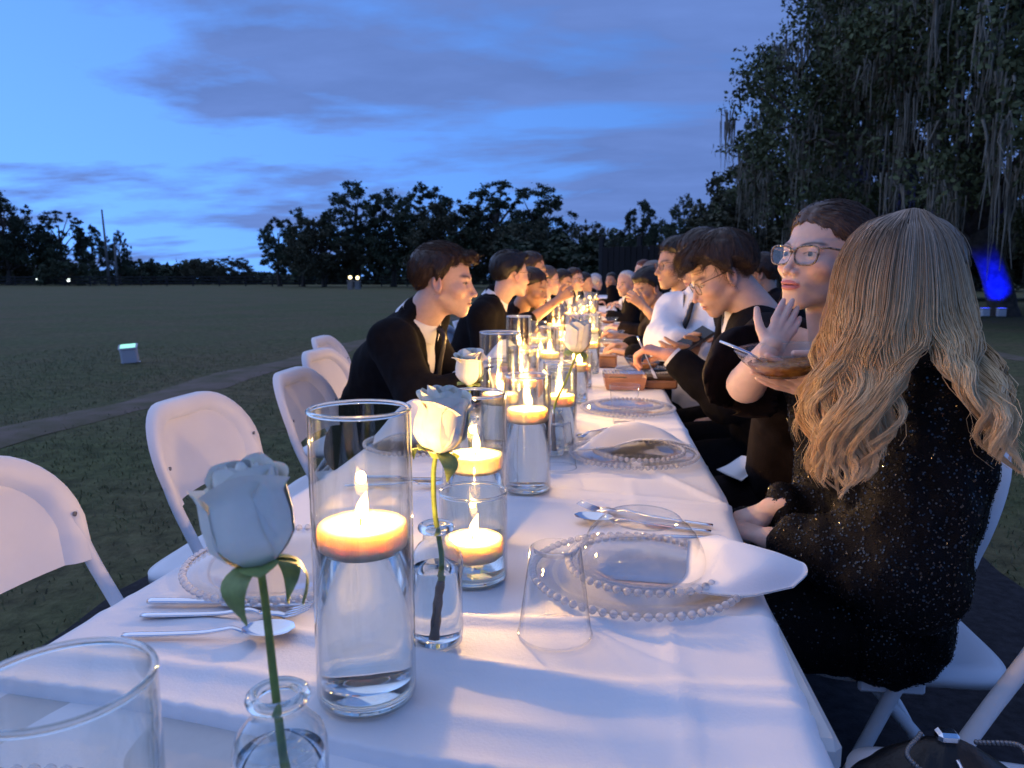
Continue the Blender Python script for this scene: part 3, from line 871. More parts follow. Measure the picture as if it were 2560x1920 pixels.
# ------------------------------------------------------------------ tables and cloths
TZ = 0.74
def xc(y):      # the first table stands a little askew, so the row bends near its end
    return -0.065 * np.maximum(0, 1.4 - y)
HWID = 0.404
M_TOP = mat('table_top', (0.55, 0.54, 0.52), 0.5, var=0.05)
M_LEG = mat('table_leg', (0.20, 0.20, 0.21), 0.4, metal=0.6)
T_EDGES = [(-1.20, 0.62), (0.635, 3.05), (3.06, 5.49), (5.50, 7.93), (7.94, 10.37), (10.38, 12.81), (12.82, 15.25), (15.26, 17.7)]
for i, (a, b) in enumerate(T_EDGES):
    ym = (a + b) / 2
    e = empty('banquet_table', (float(xc(np.array(ym))), ym, 0), -0.065 if i == 0 else 0)
    hl = (b - a) / 2
    obj('tabletop', MB().bbox((-.38, -hl, .695), (.38, hl, .730), .008).me(M_TOP, False), e)
    lg = MB().tube([A(0, 0, 0), A(0, 0, .695)], .016, 8).me(M_LEG)
    for sx in (-.28, .28):
        for sy in (-hl + .25, hl - .25): obj('leg', lg, e, (sx, sy, 0.03))
    nth = ['nearest the hemmed cloth end, under the tumbler', 'second in the row, under the tall glass vases', 'third in the row', 'fourth in the row', 'fifth in the row', 'sixth in the row', 'seventh in the row', 'last in the row, before the plank screen'][i]
    tag(e, 'folding banquet table hidden under white cloth, ' + nth, 'table', 'banquet tables end to end')

def cloth(y0, y1, z0, ny, seed, drop=.27, hem=False, fold=(), nx=84):
    r = np.random.default_rng(seed)
    ys = np.linspace(y0, y1, ny)
    ph = r.uniform(0, 6, 6)
    # profile across: hanging left, top, hanging right
    nd = 7
    us = np.concatenate([np.linspace(-1 - drop / HWID, -1.012, nd), np.linspace(-1, 1, nx), np.linspace(1.012, 1 + drop / HWID, nd)])
    U, Yg = np.meshgrid(us, ys, indexing='ij')
    a = np.abs(U); over = np.maximum(0, a - 1) * HWID
    sg = np.sign(U)
    fl = np.sin(Yg * 17 + ph[0]) * .5 + np.sin(Yg * 9.3 + ph[1]) * .5 + .3 * np.sin(Yg * 31 + ph[2])
    hw = HWID + .004 * np.sin(Yg * 2.3 + ph[3])
    X = xc(Yg) + sg * (np.minimum(a, 1) * hw + np.minimum(over * .25, .012) + over * (.10 + .16 * fl))
    Z = np.full_like(X, z0)
    # rounded shoulder at the table's edge
    sh = np.clip((a - .955) / .045, 0, 1)
    Z -= .010 * sh ** 2 + np.maximum(0, over - .002) * (.985 - .02 * fl)
    P = np.stack([X, Yg, np.zeros_like(X)], -1).reshape(-1, 3)
    w = wob(P, 7.0, seed).reshape(X.shape) * .0020 + wob(P, 17.0, seed + 3).reshape(X.shape) * .0009
    cre = np.zeros_like(X)
    for (fx, fy, ang, amp, wdt) in fold:      # ironed creases and loose ridges
        dd = (X - fx) * math.cos(ang) + (Yg - fy) * math.sin(ang) + .006 * np.sin(9 * (X + Yg))
        al = -(X - fx) * math.sin(ang) + (Yg - fy) * math.cos(ang)
        cre += amp * np.exp(-(dd / wdt) ** 2) * np.exp(-(al / .45) ** 4)
    Z += np.where(a <= 1.0, np.maximum(w, -.0026) + cre * 1.7, 0)
    if hem:
        t = np.clip((Yg - y0) / .03, 0, 1)
        puck = np.sin(U * 130 + 2 * np.sin(U * 21)) * .5 + .5
        Z += np.where(a <= 1.0, (.0030 * puck + .0022) * np.exp(-((Yg - y0 - .012) / .011) ** 2), 0)
        bow = .030 * np.sin(np.clip((U + 1) / 2, 0, 1) * math.pi) + .012 * np.sin(U * 4)
        Yg = Yg - (1 - np.clip((Yg - y0) / .5, 0, 1)) * (bow + .045 * U)
        Yg[:, 0] = Yg[:, 1] - .0012; Z[:, 0] = Z[:, 1] - .016      # the hem turns down onto the lower cloth
    V = np.stack([X, Yg, Z], -1).reshape(-1, 3)
    nX, nY = X.shape
    idx = np.arange(nX * nY).reshape(nX, nY)
    Q = np.stack([idx[:-1, :-1], idx[1:, :-1], idx[1:, 1:], idx[:-1, 1:]], -1).reshape(-1, 4)
    return mesh(V, Q, M_CLOTH)
P2 = math.pi / 2
folds2 = [(.10, .845, P2 + .06, .005, .010), (.05, .74, P2 - .05, .004, .013), (.30, .70, P2 - .16, .004, .012), (.20, 1.30, P2 - .03, .0025, .008),
          (.24, 1.0, .02, .0022, .006), (.26, 1.33, P2 - .22, .003, .012), (-.25, 1.1, .05, .002, .007), (-.2, 1.45, P2 + .1, .003, .01),
          (.30, 1.95, P2 + .3, .003, .010), (.22, 2.1, P2 - .5, .003, .010), (.3, 2.4, P2, .003, .009), (-.3, .66, P2, .003, .012), (.33, 1.42, .5, .003, .01), (.1, 1.55, P2 + .2, .002, .01)]
c = obj('tablecloth', cloth(-1.25, .70, TZ - .0095, 150, 1, fold=[(.0, .5, P2, .003, .01), (.2, .42, .8, .003, .01)]))
tag(c, 'white cloth tucked beneath the puckered hem at the near table end', 'tablecloth', 'white cloths along the row')
c = obj('tablecloth', cloth(.588, 3.06, TZ, 340, 2, hem=True, fold=folds2))
tag(c, 'creased white cloth with puckered hem under the tall near vases', 'tablecloth', 'white cloths along the row')
cl_lab = ['under the leaning man and the snack boxes', 'under the clustered candles before the grey-haired guests', 'fourth from the hem', 'fifth from the hem', 'sixth from the hem', 'at the plank screen end']
for k, (a, b) in enumerate(T_EDGES[2:]):
    f = [(rng.uniform(-.3, .3), rng.uniform(a, b), P2 + rng.normal(0, .3), .003, .01) for _ in range(8)]
    c = obj('tablecloth', cloth(a - .03, b + .02, TZ - .0015 * (k % 2), 120, 3 + k, fold=f, nx=36))
    tag(c, 'white tablecloth ' + cl_lab[k], 'tablecloth', 'white cloths along the row')

# ------------------------------------------------------------------ vases, candles
FLAME_N = [0]
def cyl_vase(x, y, h, d, label, candle=None, water=None, hi=True, group='glass cylinder vases along the table'):
    """straight glass cylinder with thick foot and rolled rim; candle = height of the wax top above the table"""
    e = empty('glass_vase', (x, y, TZ + .002))
    n = 56 if hi else 20
    ro = d / 2; t = .0028
    wall = MB()
    if hi:
        prof = [(.0005, .001), (ro - .006, .0005), (ro - .0015, .002), (ro, .006), (ro, h - .004)]
        wall.lathe(prof, n)
        wall.lathe([(ro - t, .012), (ro - t, h - .004)], n)
        obj('glass_wall', wall.me(M_GLASS if y < 1.3 else M_GLASSW), e)
        rr = [(ro - t / 2 + .0021 * math.cos(a), h - .003 + .0024 * math.sin(a)) for a in np.linspace(0, 2 * math.pi, 9)[:-1]]
        obj('rim', MB().lathe(rr, n, closed=True).me(M_RIM), e)
        foot = [(.0006, .0022), (ro - .007, .0018), (ro - .0025, .004), (ro - .0012, .009), (ro - .004, .0125), (ro - .012, .0112), (.0006, .0105)]
        obj('foot', MB().lathe(foot, n).me(M_RIM), e)
    else:
        wall.lathe([(.0005, .001), (ro - .003, .001), (ro, .005), (ro, h), (ro - t, h), (ro - t, h - .006)], n)
        obj('glass_wall', wall.me(M_GLASSW), e)
    if water is None and candle is not None: water = candle - .020
    if water:
        rw = ro - t - .0006
        w = [(.0006, .0128), (rw - .001, .0128), (rw, .0145), (rw, water - .0012), (rw - .0015, water - .0004), (.0006, water - .0004)]
        obj('water', MB().lathe(w, n).me(M_WATER), e)
    tag(e, label, 'vase', group)
    if candle is not None:
        rc = ro - t - .0022
        floating_candle(x, y, TZ + .002 + candle, rc, hi)
    return e
CAND_LABEL = []
def floating_candle(x, y, z, rc, hi, th=.026):
    k = FLAME_N[0]; FLAME_N[0] += 1
    r = np.random.default_rng(100 + k)
    e = empty('floating_candle', (x, y, z - th))
    n = 48 if hi else 18
    wax = [(.0006, 0), (rc * .86, .0), (rc * .97, .004), (rc, .010), (rc, th - .0055), (rc * .985, th - .002), (rc * .93, th), (rc * .70, th - .0014), (rc * .45, th - .0032), (rc * .40, th - .0042), (.0006, th - .0046)]
    obj('wax', MB().lathe(wax, n).me(M_WAX), e)
    if hi: obj('melt_pool', MB().lathe([(.0006, th - .0034), (rc * .42, th - .0035)], n).me(M_POOL), e)
    wx, wy = r.normal(0, .002, 2)
    obj('wick', MB().tube([A(wx, wy, th - .005), A(wx + .0006, wy, th + .004), A(wx + .002, wy + .0005, th + .0085)], .0009, 6).me(M_WICK), e)
    # flame: a leaning teardrop
    fh = r.uniform(.026, .033); lean = A(r.normal(.004, .004), r.normal(0, .003))
    V = []; Fs = []; m = 12 if hi else 8; kk = 9
    for i in range(kk):
        u = i / (kk - 1)
        rad = .0066 * (math.sin(math.pi * min(1, u * 1.0) ** .72) ** .9 * (1 - .35 * u) + .03)
        for j in range(m):
            a = 2 * math.pi * j / m
            V.append((wx + .0015 + lean[0] * u * u + rad * math.cos(a), wy + lean[1] * u * u + rad * math.sin(a), th + .003 + fh * u))
    for i in range(kk - 1):
        for j in range(m): Fs.append((i * m + j, i * m + (j + 1) % m, (i + 1) * m + (j + 1) % m, (i + 1) * m + j))
    obj('flame', mesh(np.array(V), Fs, M_FLAME), e)
    ld = bpy.data.lights.new('candle_light', 'POINT'); lo = bpy.data.objects.new('candle_light', ld); COL.objects.link(lo)
    ld.energy = CANDLE_W; ld.color = (1.0, 0.525, 0.145); ld.shadow_soft_size = .0045
    lo.parent = e; lo.location = (wx + lean[0] * .5, wy + lean[1] * .5, th + .021)
    tag(e, 'lit white floating candle in ' + CAND_LABEL[-1], 'candle', 'floating candles in the vases')
CANDLE_W = 2.5
def vase(x, y, h, d, label, clab, **kw):
    CAND_LABEL.append(clab); return cyl_vase(x, y, h, d, label, **kw)
vase(-.130, .342, .185, .096, 'clear glass tumbler without candle, beside the rose bottle at the hemmed end', '', candle=None)
vase(-.060, .646, .282, .094, 'tall glass vase standing between the two rose bottles at the hemmed end', 'the tall vase between the two nearest rose bottles', candle=.172)
vase(-.004, .935, .122, .090, 'short squat glass vase right behind the embossed rose bottle', 'the short squat vase behind the embossed bottle', candle=.056)
vase(-.026, 1.075, .231, .096, 'tall glass vase touching the short squat vase from behind', 'the tall vase behind the short squat one', candle=.136)
vase(.028, 1.357, .222, .088, 'half-tall glass vase left of the napkin-covered beaded plate', 'the vase left of the napkin-covered plate', candle=.157)
vase(-.072, 1.72, .275, .095, 'very tall glass vase by the leaning man, its upper half empty', 'the very tall vase by the leaning man', candle=.128)
vase(.072, 1.70, .208, .078, 'narrow glass vase directly behind the ribbed rose bottle', 'the narrow vase behind the ribbed bottle', candle=.130)
vase(.060, 1.95, .16, .086, 'low glass vase behind the narrow one at the ribbed bottle', 'the low vase behind the narrow one', candle=.075)
vase(-.055, 2.10, .205, .088, 'medium glass vase in front of the leaning man', 'the medium vase in front of the leaning man', candle=.11)
vase(.088, 2.38, .215, .082, 'glass vase beside the beaded plate with the upright tumbler', 'the vase beside the plate with the tumbler', candle=.125)
vr = np.random.default_rng(21)
yv = 2.55; k = 0
spots = ['by the man leaning in', 'beside the clear snack box', 'by the bent man\'s bowl', 'across from the phone',
         'before the black-haired guest', 'near the raised forearm']
VX = []
while yv < 15.6:
    x = (-.12, .07, -.02, .11, -.07, .03)[k % 6] + vr.normal(0, .015)
    h = (.27, .13, .21, .25, .15, .23, .19)[k % 7]
    cdl = h * vr.uniform(.48, .70)
    if k < 6:
        lab = ['tall', 'short', 'medium', 'tall', 'short', 'medium'][k] + ' glass vase in the candle row ' + spots[k]
        cl = 'the ' + ['tall', 'short', 'medium', 'tall', 'short', 'medium'][k] + ' vase ' + spots[k]
        grp = 'glass cylinder vases along the table'
    else:
        hq = 'short' if h < .17 else 'half-tall' if h < .22 else 'tall'
        lab = hq + ' far glass vase in the crowded glowing row of candles'; cl = 'a ' + hq + ' far vase of the glowing row'; grp = 'far glass vases of the candle row'
    vase(x, yv, h, .088, lab, cl, candle=cdl, hi=yv < 3.6, group=grp)
    VX.append((x, yv)); yv += (.135 if yv < 5 else .18 if yv < 9 else .27) + vr.uniform(0, .06); k += 1

# ------------------------------------------------------------------ rose bottles
def bottle(x, y, h, d, style, label):
    e = empty('bud_bottle', (x, y, TZ + .002))
    R_ = d / 2; n = 48
    sh = h * .80
    prof = [(.0006, .003), (R_ * .86, .0015), (R_ * .97, .004), (R_, .010), (R_, sh - .014), (R_ * .93, sh - .005), (R_ * .70, sh + .004), (R_ * .52, sh + .009), (R_ * .48, h - .007)]
    V = []; Fs = []
    for (r, z) in prof:
        for j in range(n):
            th = 2 * math.pi * j / n
            q = r
            if .012 < z < sh - .006 and style != 'embossed':
                q = r * (1 + (.028 if style == 'ribbed' else .014) * math.cos(th * (16 if style == 'ribbed' else 22)))
            V.append((q * math.cos(th), q * math.sin(th), z))
    # more rings in the body so that ribs and the embossed oval have room
    V = []; rows = []
    zs = []
    for i in range(len(prof) - 1):
        m = 22 if (prof[i][1] >= .009 and prof[i + 1][1] <= sh - .013) else 2
        for k in range(m): zs.append((lerp(prof[i][0], prof[i + 1][0], k / m), lerp(prof[i][1], prof[i + 1][1], k / m)))
    zs.append(prof[-1])
    rr = np.random.default_rng(int(x * 1e4) % 997)
    n = 72
    for (r, z) in zs:
        for j in range(n):
            th = 2 * math.pi * j / n
            q = r
            if .012 < z < sh - .008:
                env = min(1, (z - .012) / .006, (sh - .008 - z) / .006)
                if style == 'ribbed': q = r * (1 + .030 * env * math.cos(th * 18))
                elif style == 'fluted': q = r * (1 + .016 * env * math.cos(th * 24)) if z < sh * .80 else r
                else:
                    u = ((th + math.pi * .62 + math.pi) % (2 * math.pi) - math.pi) * r; w = z - sh * .47
                    rad = math.hypot(u / .017, w / .030)
                    q = r + env * (.0011 * math.exp(-((rad - 1) / .09) ** 2) + .0007 * math.exp(-((rad - .86) / .05) ** 2))
                    if rad < .8: q += .0007 * math.sin(z * 900) * math.sin(th * 45)
                    if rad > 1.15 and (z < .026 or z > sh - .03): q += .0010 * math.sin(th * 30)
            V.append((q * math.cos(th), q * math.sin(th), z))
    k = len(zs)
    Fs = [(i * n + j, i * n + (j + 1) % n, (i + 1) * n + (j + 1) % n, (i + 1) * n + j) for i in range(k - 1) for j in range(n)]
    obj('glass_body', mesh(np.array(V), Fs, M_BOTTLE), e)
    lip = [(R_ * .54 + .0045 * math.cos(a), h - .0045 + .0045 * math.sin(a)) for a in np.linspace(0, 2 * math.pi, 11)[:-1]]
    obj('lip', MB().lathe(lip, 48, closed=True).me(M_RIM), e)
    wl = sh * .80
    w = [(.0006, .006), (R_ * .88, .006), (R_ * .93, .011), (R_ * .93, wl - .001), (R_ * .91, wl), (.0006, wl)]
    obj('water', MB().lathe(w, 40).me(M_WATER), e)
    tag(e, label, 'bottle', 'glass bud bottles holding roses'); return e
M_BOTTLE = thin_glass('bottle_glass', (0.94, 0.965, 0.965), 1.5, 2.2)
bottle(-.052, .437, .127, .062, 'fluted', 'fluted clear glass bud bottle at the hemmed cloth end')
bottle(-.014, .752, .137, .056, 'embossed', 'embossed glass bud bottle right of the tallest near vase')
bottle(.066, 1.635, .108, .040, 'ribbed', 'narrow ribbed glass bud bottle near the napkin-covered plate')
bottle(-.105, 1.50, .110, .052, 'fluted', 'fluted glass bud bottle half hidden behind the tall near vases')

# ------------------------------------------------------------------ roses
def petal_me(size, lay, beta, top_r, curl, hfac, seed, m=13, n=13):
    """a petal wraps the bloom's axis (+Z): part of a turned bud shape, edges lifting outwards"""
    r = np.random.default_rng(seed); ph = r.uniform(0, 6, 3)
    V = []
    for i in range(n):
        v = i / (n - 1)
        prof = np.interp(v, [0, .12, .32, .58, .85, 1.0], [.10, .28, .43, .43, .385, top_r])
        bw = beta * (.35 + .65 * math.sin(math.pi * min(.5, .12 + v * .75)))
        for j in range(m):
            u = j / (m - 1) * 2 - 1
            a = u * bw
            edge = max(0, v - .80) / .20
            rr = size * prof * lay * (1 + .05 * u) + size * curl * edge ** 2 * (.8 + .5 * math.sin(3 * u + ph[0])) + size * .030 * max(0, abs(u) - .72) / .28 * (.4 + v) + .0008 * math.sin(7 * u + ph[1]) * v
            z = size * (.02 + hfac * v * (1 - .13 * u * u * v)) - size * curl * .55 * edge ** 3 + size * .014 * math.sin(4 * u + ph[2]) * edge
            V.append((rr * math.sin(a), rr * math.cos(a), z))
    Fs = [(i * m + j, i * m + j + 1, (i + 1) * m + j + 1, (i + 1) * m + j) for i in range(n - 1) for j in range(m - 1)]
    return mesh(np.array(V), Fs, M_PETAL)
def rose(head, base_pt, stem, label, size=.05, tilt=(0, 0), open_=.3, turn=0.0, seed=1, brown=True, sepal_out=.5):
    """head = base of the bloom; stem = points from bloom base down into the bottle"""
    r = np.random.default_rng(seed)
    e = empty('white_rose', stem[-1])
    O = A(*stem[-1])
    pts = smooth_path([A(*q) - O for q in stem], 26)
    k1 = 19 if brown else 26
    obj('stem', MB().tube(pts[:k1], np.linspace(.0026, .0030, k1), 8).me(M_STEM), e)
    if brown: obj('cut_stem', MB().tube(pts[k1 - 1:], np.linspace(.0031, .0038, 27 - k1) * np.array([1 + .25 * (i % 2) for i in range(27 - k1)]), 8).me(M_BROWN), e)
    hb = A(*head) - O
    up = unit(unit(pts[0] - pts[2]) + A(tilt[0], tilt[1], 0))
    ax = Vector(up).to_track_quat('Z', 'Y').to_matrix().to_4x4()
    T0 = Matrix.Translation(Vector(hb)) @ ax
    k = size / .05
    o = obj('receptacle', MB().lathe([(.0005, -.004 * k), (.0035 * k, -.003 * k), (.0072 * k, .001 * k), (.0078 * k, .005 * k), (.005 * k, .008 * k), (.0005, .009 * k)], 16).me(M_SEPAL), e)
    o.matrix_local = T0
    sets = [(2, .42, 1.9, .20, .0, 1.16), (3, .60, 1.25, .28, .01, 1.18), (3, .76, 1.2, .33 + .06 * open_, .02 * open_, 1.20), (4, .90, 1.05, .34 + .09 * open_, .04 * open_, 1.17), (4, 1.02, 1.05, .355 + .13 * open_, .09 * open_, 1.12)]
    s = 0
    for li, (cnt, lay, beta, tr_, curl, hf) in enumerate(sets):
        for i in range(cnt):
            o = obj('petal', petal_me(size, lay * r.uniform(.97, 1.03), beta * r.uniform(.9, 1.1), tr_ * r.uniform(.92, 1.08), curl * r.uniform(.2, 1.7), hf * r.uniform(.94, 1.05), seed * 31 + s), e); s += 1
            o.matrix_local = T0 @ Matrix.Rotation(turn + i * 2 * math.pi / cnt + li * .9 + r.normal(0, .12), 4, 'Z') @ Matrix.Rotation(r.normal(0, .02) * li, 4, 'X')
    for i in range(5):
        n = 9; V = []
        ln = size * r.uniform(.40, .58); droop = sepal_out * r.uniform(.2, 1.2)
        for q in range(n):
            v = q / (n - 1); w = (.0068 + .003 * sepal_out) * k * math.sin(math.pi * (.22 + .78 * v)) ** .9
            yy = .006 * k + ln * (.75 * math.sin(v * (1.2 + droop)) / 1.2); zz = .004 * k + ln * (.55 * v * (1 - droop * 1.1) - droop * .75 * v * v)
            V += [(-w, yy, zz + .0008), (0, yy + .0012, zz - .0010), (w, yy, zz + .0008)]
        Fs = [(q * 3 + c, q * 3 + c + 1, q * 3 + c + 4, q * 3 + c + 3) for q in range(n - 1) for c in range(2)]
        o = obj('sepal', mesh(np.array(V), Fs, M_SEPAL), e); o.matrix_local = T0 @ Matrix.Rotation(turn + i * 2 * math.pi / 5 + r.normal(0, .2), 4, 'Z')
    tag(e, label, 'rose', 'white roses in bud bottles'); return e
rose((-.0655, .449, .948), None, [(-.0655, .449, .948), (-.062, .447, .92), (-.056, .442, .865), (-.049, .437, .80), (-.046, .434, .755)],
     'white rose drooping its leaves, in the fluted bottle at the hemmed end', size=.060, tilt=(-.04, 0), open_=.45, turn=2.0, seed=6, sepal_out=1.2)
rose((-.013, .752, .955), None, [(-.013, .752, .955), (-.016, .753, .93), (-.015, .753, .89), (-.008, .752, .84), (-.012, .750, .80), (-.016, .748, .752)],
     'white rose in the embossed bottle beside the tallest near vase', size=.060, tilt=(.05, 0), open_=.65, turn=1.2, seed=5, sepal_out=.9)
rose((.110, 1.622, .976), None, [(.110, 1.622, .976), (.104, 1.624, .955), (.084, 1.630, .905), (.064, 1.636, .860), (.061, 1.636, .82), (.064, 1.635, .755)],
     'white rose on a long curving stem leaning from the ribbed bottle', size=.062, tilt=(-.15, 0), open_=.3, turn=.8, seed=9, sepal_out=.9)
rose((-.098, 1.455, .926), None, [(-.098, 1.455, .926), (-.100, 1.46, .90), (-.108, 1.49, .84), (-.106, 1.50, .80), (-.104, 1.50, .755)],
     'wide open white rose seen over the tall vase behind the squat one', size=.060, tilt=(0, -.05), open_=1.1, turn=2.2, seed=12, brown=False)

# ------------------------------------------------------------------ plates, cups, bowls, cutlery, napkins
def sphere_pts(c, r, n=6, m=4):
    V = [(c[0], c[1], c[2] + r)]
    for i in range(1, m):
        a = math.pi * i / m
        for j in range(n): V.append((c[0] + r * math.sin(a) * math.cos(2 * math.pi * j / n), c[1] + r * math.sin(a) * math.sin(2 * math.pi * j / n), c[2] + r * math.cos(a)))
    V.append((c[0], c[1], c[2] - r))
    Fs = [(0, 1 + j, 1 + (j + 1) % n) for j in range(n)]
    for i in range(m - 2):
        for j in range(n): Fs.append((1 + i * n + j, 1 + (i + 1) * n + j, 1 + (i + 1) * n + (j + 1) % n, 1 + i * n + (j + 1) % n))
    b = 1 + (m - 2) * n
    Fs += [(b + j, len(V) - 1, b + (j + 1) % n) for j in range(n)]
    return V, Fs
PLM = {}
def plate_meshes(rad, rim, nb, hi):
    key = (rad, hi)
    if key in PLM: return PLM[key]
    n = 64 if hi else 28
    base = MB().lathe([(.0006, .002), (rad * .62, .002), (rad * .70, .005), (rad * .97, rim - .002), (rad * .985, rim)], n)
    base.lathe([(rad * .985, rim), (rad * .965, rim + .0016), (rad * .70, .0066), (rad * .61, .0036), (.0006, .0034)], n)
    bd = MB()
    for i in range(nb):
        a = 2 * math.pi * i / nb
        V, F_ = sphere_pts((rad * math.cos(a), rad * math.sin(a), rim + .0008), rad * math.pi / nb * (.80), 8 if hi else 6, 6 if hi else 4)
        bd.add(V, F_)
    PLM[key] = (base.me(M_CLEAR), bd.me(M_BEAD)); return PLM[key]
def beaded_plate(x, y, z, rad, label, hi=True, group='clear beaded plates', tilt=None):
    e = empty('beaded_plate', (x, y, z))
    b, bd = plate_meshes(rad, .012 if rad > .1 else .009, int(rad * 480), hi)
    obj('dish', b, e); obj('bead_rim', bd, e)
    tag(e, label, 'plate', group); return e
def cup(x, y, label, h=.103, r0=.0415, r1=.0285, inverted=True, hi=True):
    e = empty('clear_cup', (x, y, TZ + .002))
    n = 48 if hi else 20
    if inverted: prof = [(r0, .000), (r0 + .0012, .001), (r0, .0025), (r1, h - .002), (r1 - .003, h), (r1 - .004, h - .006), (.0006, h - .006)]
    else: prof = [(.0006, .006), (r1 - .003, .006), (r1 - .002, 0), (r1, .003), (r0, h - .002), (r0 + .0012, h - .001), (r0, h), (r0 - .0008, h - .003)]
    obj('cup_wall', MB().lathe(prof, n).me(M_CLEAR), e)
    if inverted:
        rr = [(r0 + .0012 * math.cos(a), .0012 + .0012 * math.sin(a)) for a in np.linspace(0, 2 * math.pi, 7)[:-1]]; obj('rim', MB().lathe(rr, n, closed=True).me(M_CLEAR), e)
    tag(e, label, 'cup', 'clear cups'); return e
def inv_bowl(x, y, z, label, rot=(0, 0, 0)):
    e = empty('clear_bowl', (x, y, z))
    n = 64
    prof = [(.084, 0), (.0845, .002), (.083, .010), (.079, .024), (.071, .040), (.058, .055), (.050, .0605), (.048, .064), (.046, .0605), (.0006, .0600)]
    obj('bowl_wall', MB().lathe(prof, n).me(M_CLEAR), e)
    rr = [(.084 + .0015 * math.cos(a), .0015 + .0015 * math.sin(a)) for a in np.linspace(0, 2 * math.pi, 7)[:-1]]; obj('rim', MB().lathe(rr, n, closed=True).me(M_CLEAR), e)
    e.rotation_euler = rot
    tag(e, label, 'bowl'); return e
def flat_shape(outline_top, th=.002):
    pass
def utensil(kind, p0, p1, label, z=TZ + .003):
    """p0 = working end, p1 = handle end (x, y)"""
    p0 = A(*p0); p1 = A(*p1); Ln = float(np.linalg.norm(p1 - p0)); ang = math.atan2(p1[1] - p0[1], p1[0] - p0[0])
    e = empty(kind, (p0[0], p0[1], z), ang)
    if kind == 'dinner_knife':
        V = []; n = 14
        for i in range(n):
            u = i / (n - 1); x = Ln * .55 * u
            w = .0095 * min(1, (u * 4) ** .5) if u < .9 else .0095 - .003 * (u - .9) / .1
            V += [(x, -w * .6, .0004), (x, w, .0012), (x, -w * .6, .0022)]
        Fs = []
        for i in range(n - 1):
            for c in range(3): Fs.append((i * 3 + c, i * 3 + (c + 1) % 3, i * 3 + 3 + (c + 1) % 3, i * 3 + 3 + c))
        obj('blade', mesh(np.array(V), Fs, M_SILVER), e)
        obj('handle', MB().tube([A(Ln * .54, 0, .0035), A(Ln * .6, 0, .0042), A(Ln * .97, 0, .0042), A(Ln, 0, .0040)], [.0045, .0055, .0058, .0045], 8, flat=.62).me(M_SILVER), e)
    else:
        zc_ = [(.30, .0055), (.36, .0100), (.42, .0085), (.55, .0050), (.8, .0036), (1.0, .0034)]
        pts = smooth_path([A(Ln * u, 0, zz) for u, zz in zc_], 22)
        obj('handle', MB().tube(pts, np.interp(np.linspace(0, 1, 22), [0, .15, .5, .93, 1], [.0042, .0036, .0042, .0050, .0040]), 8, flat=.5).me(M_SILVER), e)
        if kind == 'dinner_spoon':
            V = []; nu, nv = 13, 12
            for i in range(nu):
                u = i / (nu - 1)
                hw_ = .0205 * math.sqrt(max(0, 1 - (2 * u - 1) ** 2)) ** .9 * (1 - .12 * (u - .5))
                for j in range(nv):
                    v = j / (nv - 1) * 2 - 1
                    dep = .0085 * (1 - (2 * u - 1) ** 2) * (1 - v * v)
                    V.append((Ln * .31 * u, hw_ * v, .0105 - dep))
            Fs = [(i * nv + j, i * nv + j + 1, (i + 1) * nv + j + 1, (i + 1) * nv + j) for i in range(nu - 1) for j in range(nv - 1)]
            obj('spoon_bowl', mesh(np.array(V), Fs, M_SILVER), e)
        else:
            V = []; n = 8
            for i in range(n):
                u = i / (n - 1); x = Ln * (.14 + .17 * u); w = .0125 * (1 - .75 * max(0, u - .35) ** 1.2 * 1.45)
                zz = .004 + .0035 * math.sin(u * 2.6)
                V += [(x, -w, zz), (x, 0, zz - .0022), (x, w, zz), (x, 0, zz + .0005)]
            Fs = [(i * 4 + c, i * 4 + (c + 1) % 4, i * 4 + 4 + (c + 1) % 4, i * 4 + 4 + c) for i in range(n - 1) for c in range(4)]
            obj('fork_head', mesh(np.array(V), Fs, M_SILVER), e)
            for k in range(4):
                yy = (k - 1.5) * .0072
                obj('tine', MB().tube([A(Ln * .15, yy, .0045), A(Ln * .08, yy, .0075), A(0, yy * .93, .014)], [.0018, .0016, .0008], 6).me(M_SILVER), e)
    tag(e, label, kind.split('_')[1], 'silver cutlery'); return e
def sheet(name, ctrl, label, th=.0018, nu=22, nv=22, rough=0.0, seed=0, group='white cloth napkins', cat='napkin', material=None):
    """cloth sheet from a grid of control points (rows of xyz), thickened"""
    G = np.array(ctrl, float)
    a = np.stack([smooth_path(r, nv) for r in G]); b = np.stack([smooth_path(a[:, j], nu) for j in range(nv)], 1)
    if rough: b[..., 2] += rough * wob(b.reshape(-1, 3), 40, seed).reshape(nu, nv)
    ctr = b.reshape(-1, 3).mean(0)
    V1 = b.reshape(-1, 3); V2 = V1 + A(0, 0, th)
    idx = np.arange(nu * nv).reshape(nu, nv); q = np.stack([idx[:-1, :-1], idx[1:, :-1], idx[1:, 1:], idx[:-1, 1:]], -1).reshape(-1, 4)
    o2 = nu * nv
    edge = np.concatenate([idx[0, :], idx[1:, -1], idx[-1, ::-1][1:], idx[::-1, 0][1:]])
    sk = np.stack([edge[:-1], edge[1:], edge[1:] + o2, edge[:-1] + o2], -1)
    V = np.concatenate([V1, V2]) - ctr
    me = mesh(V, np.concatenate([q[:, ::-1], q + o2, sk]), material or M_NAPKIN)
    o = obj(name, me, None, ctr)
    return tag(o, label, cat, group)
TT = TZ + .002
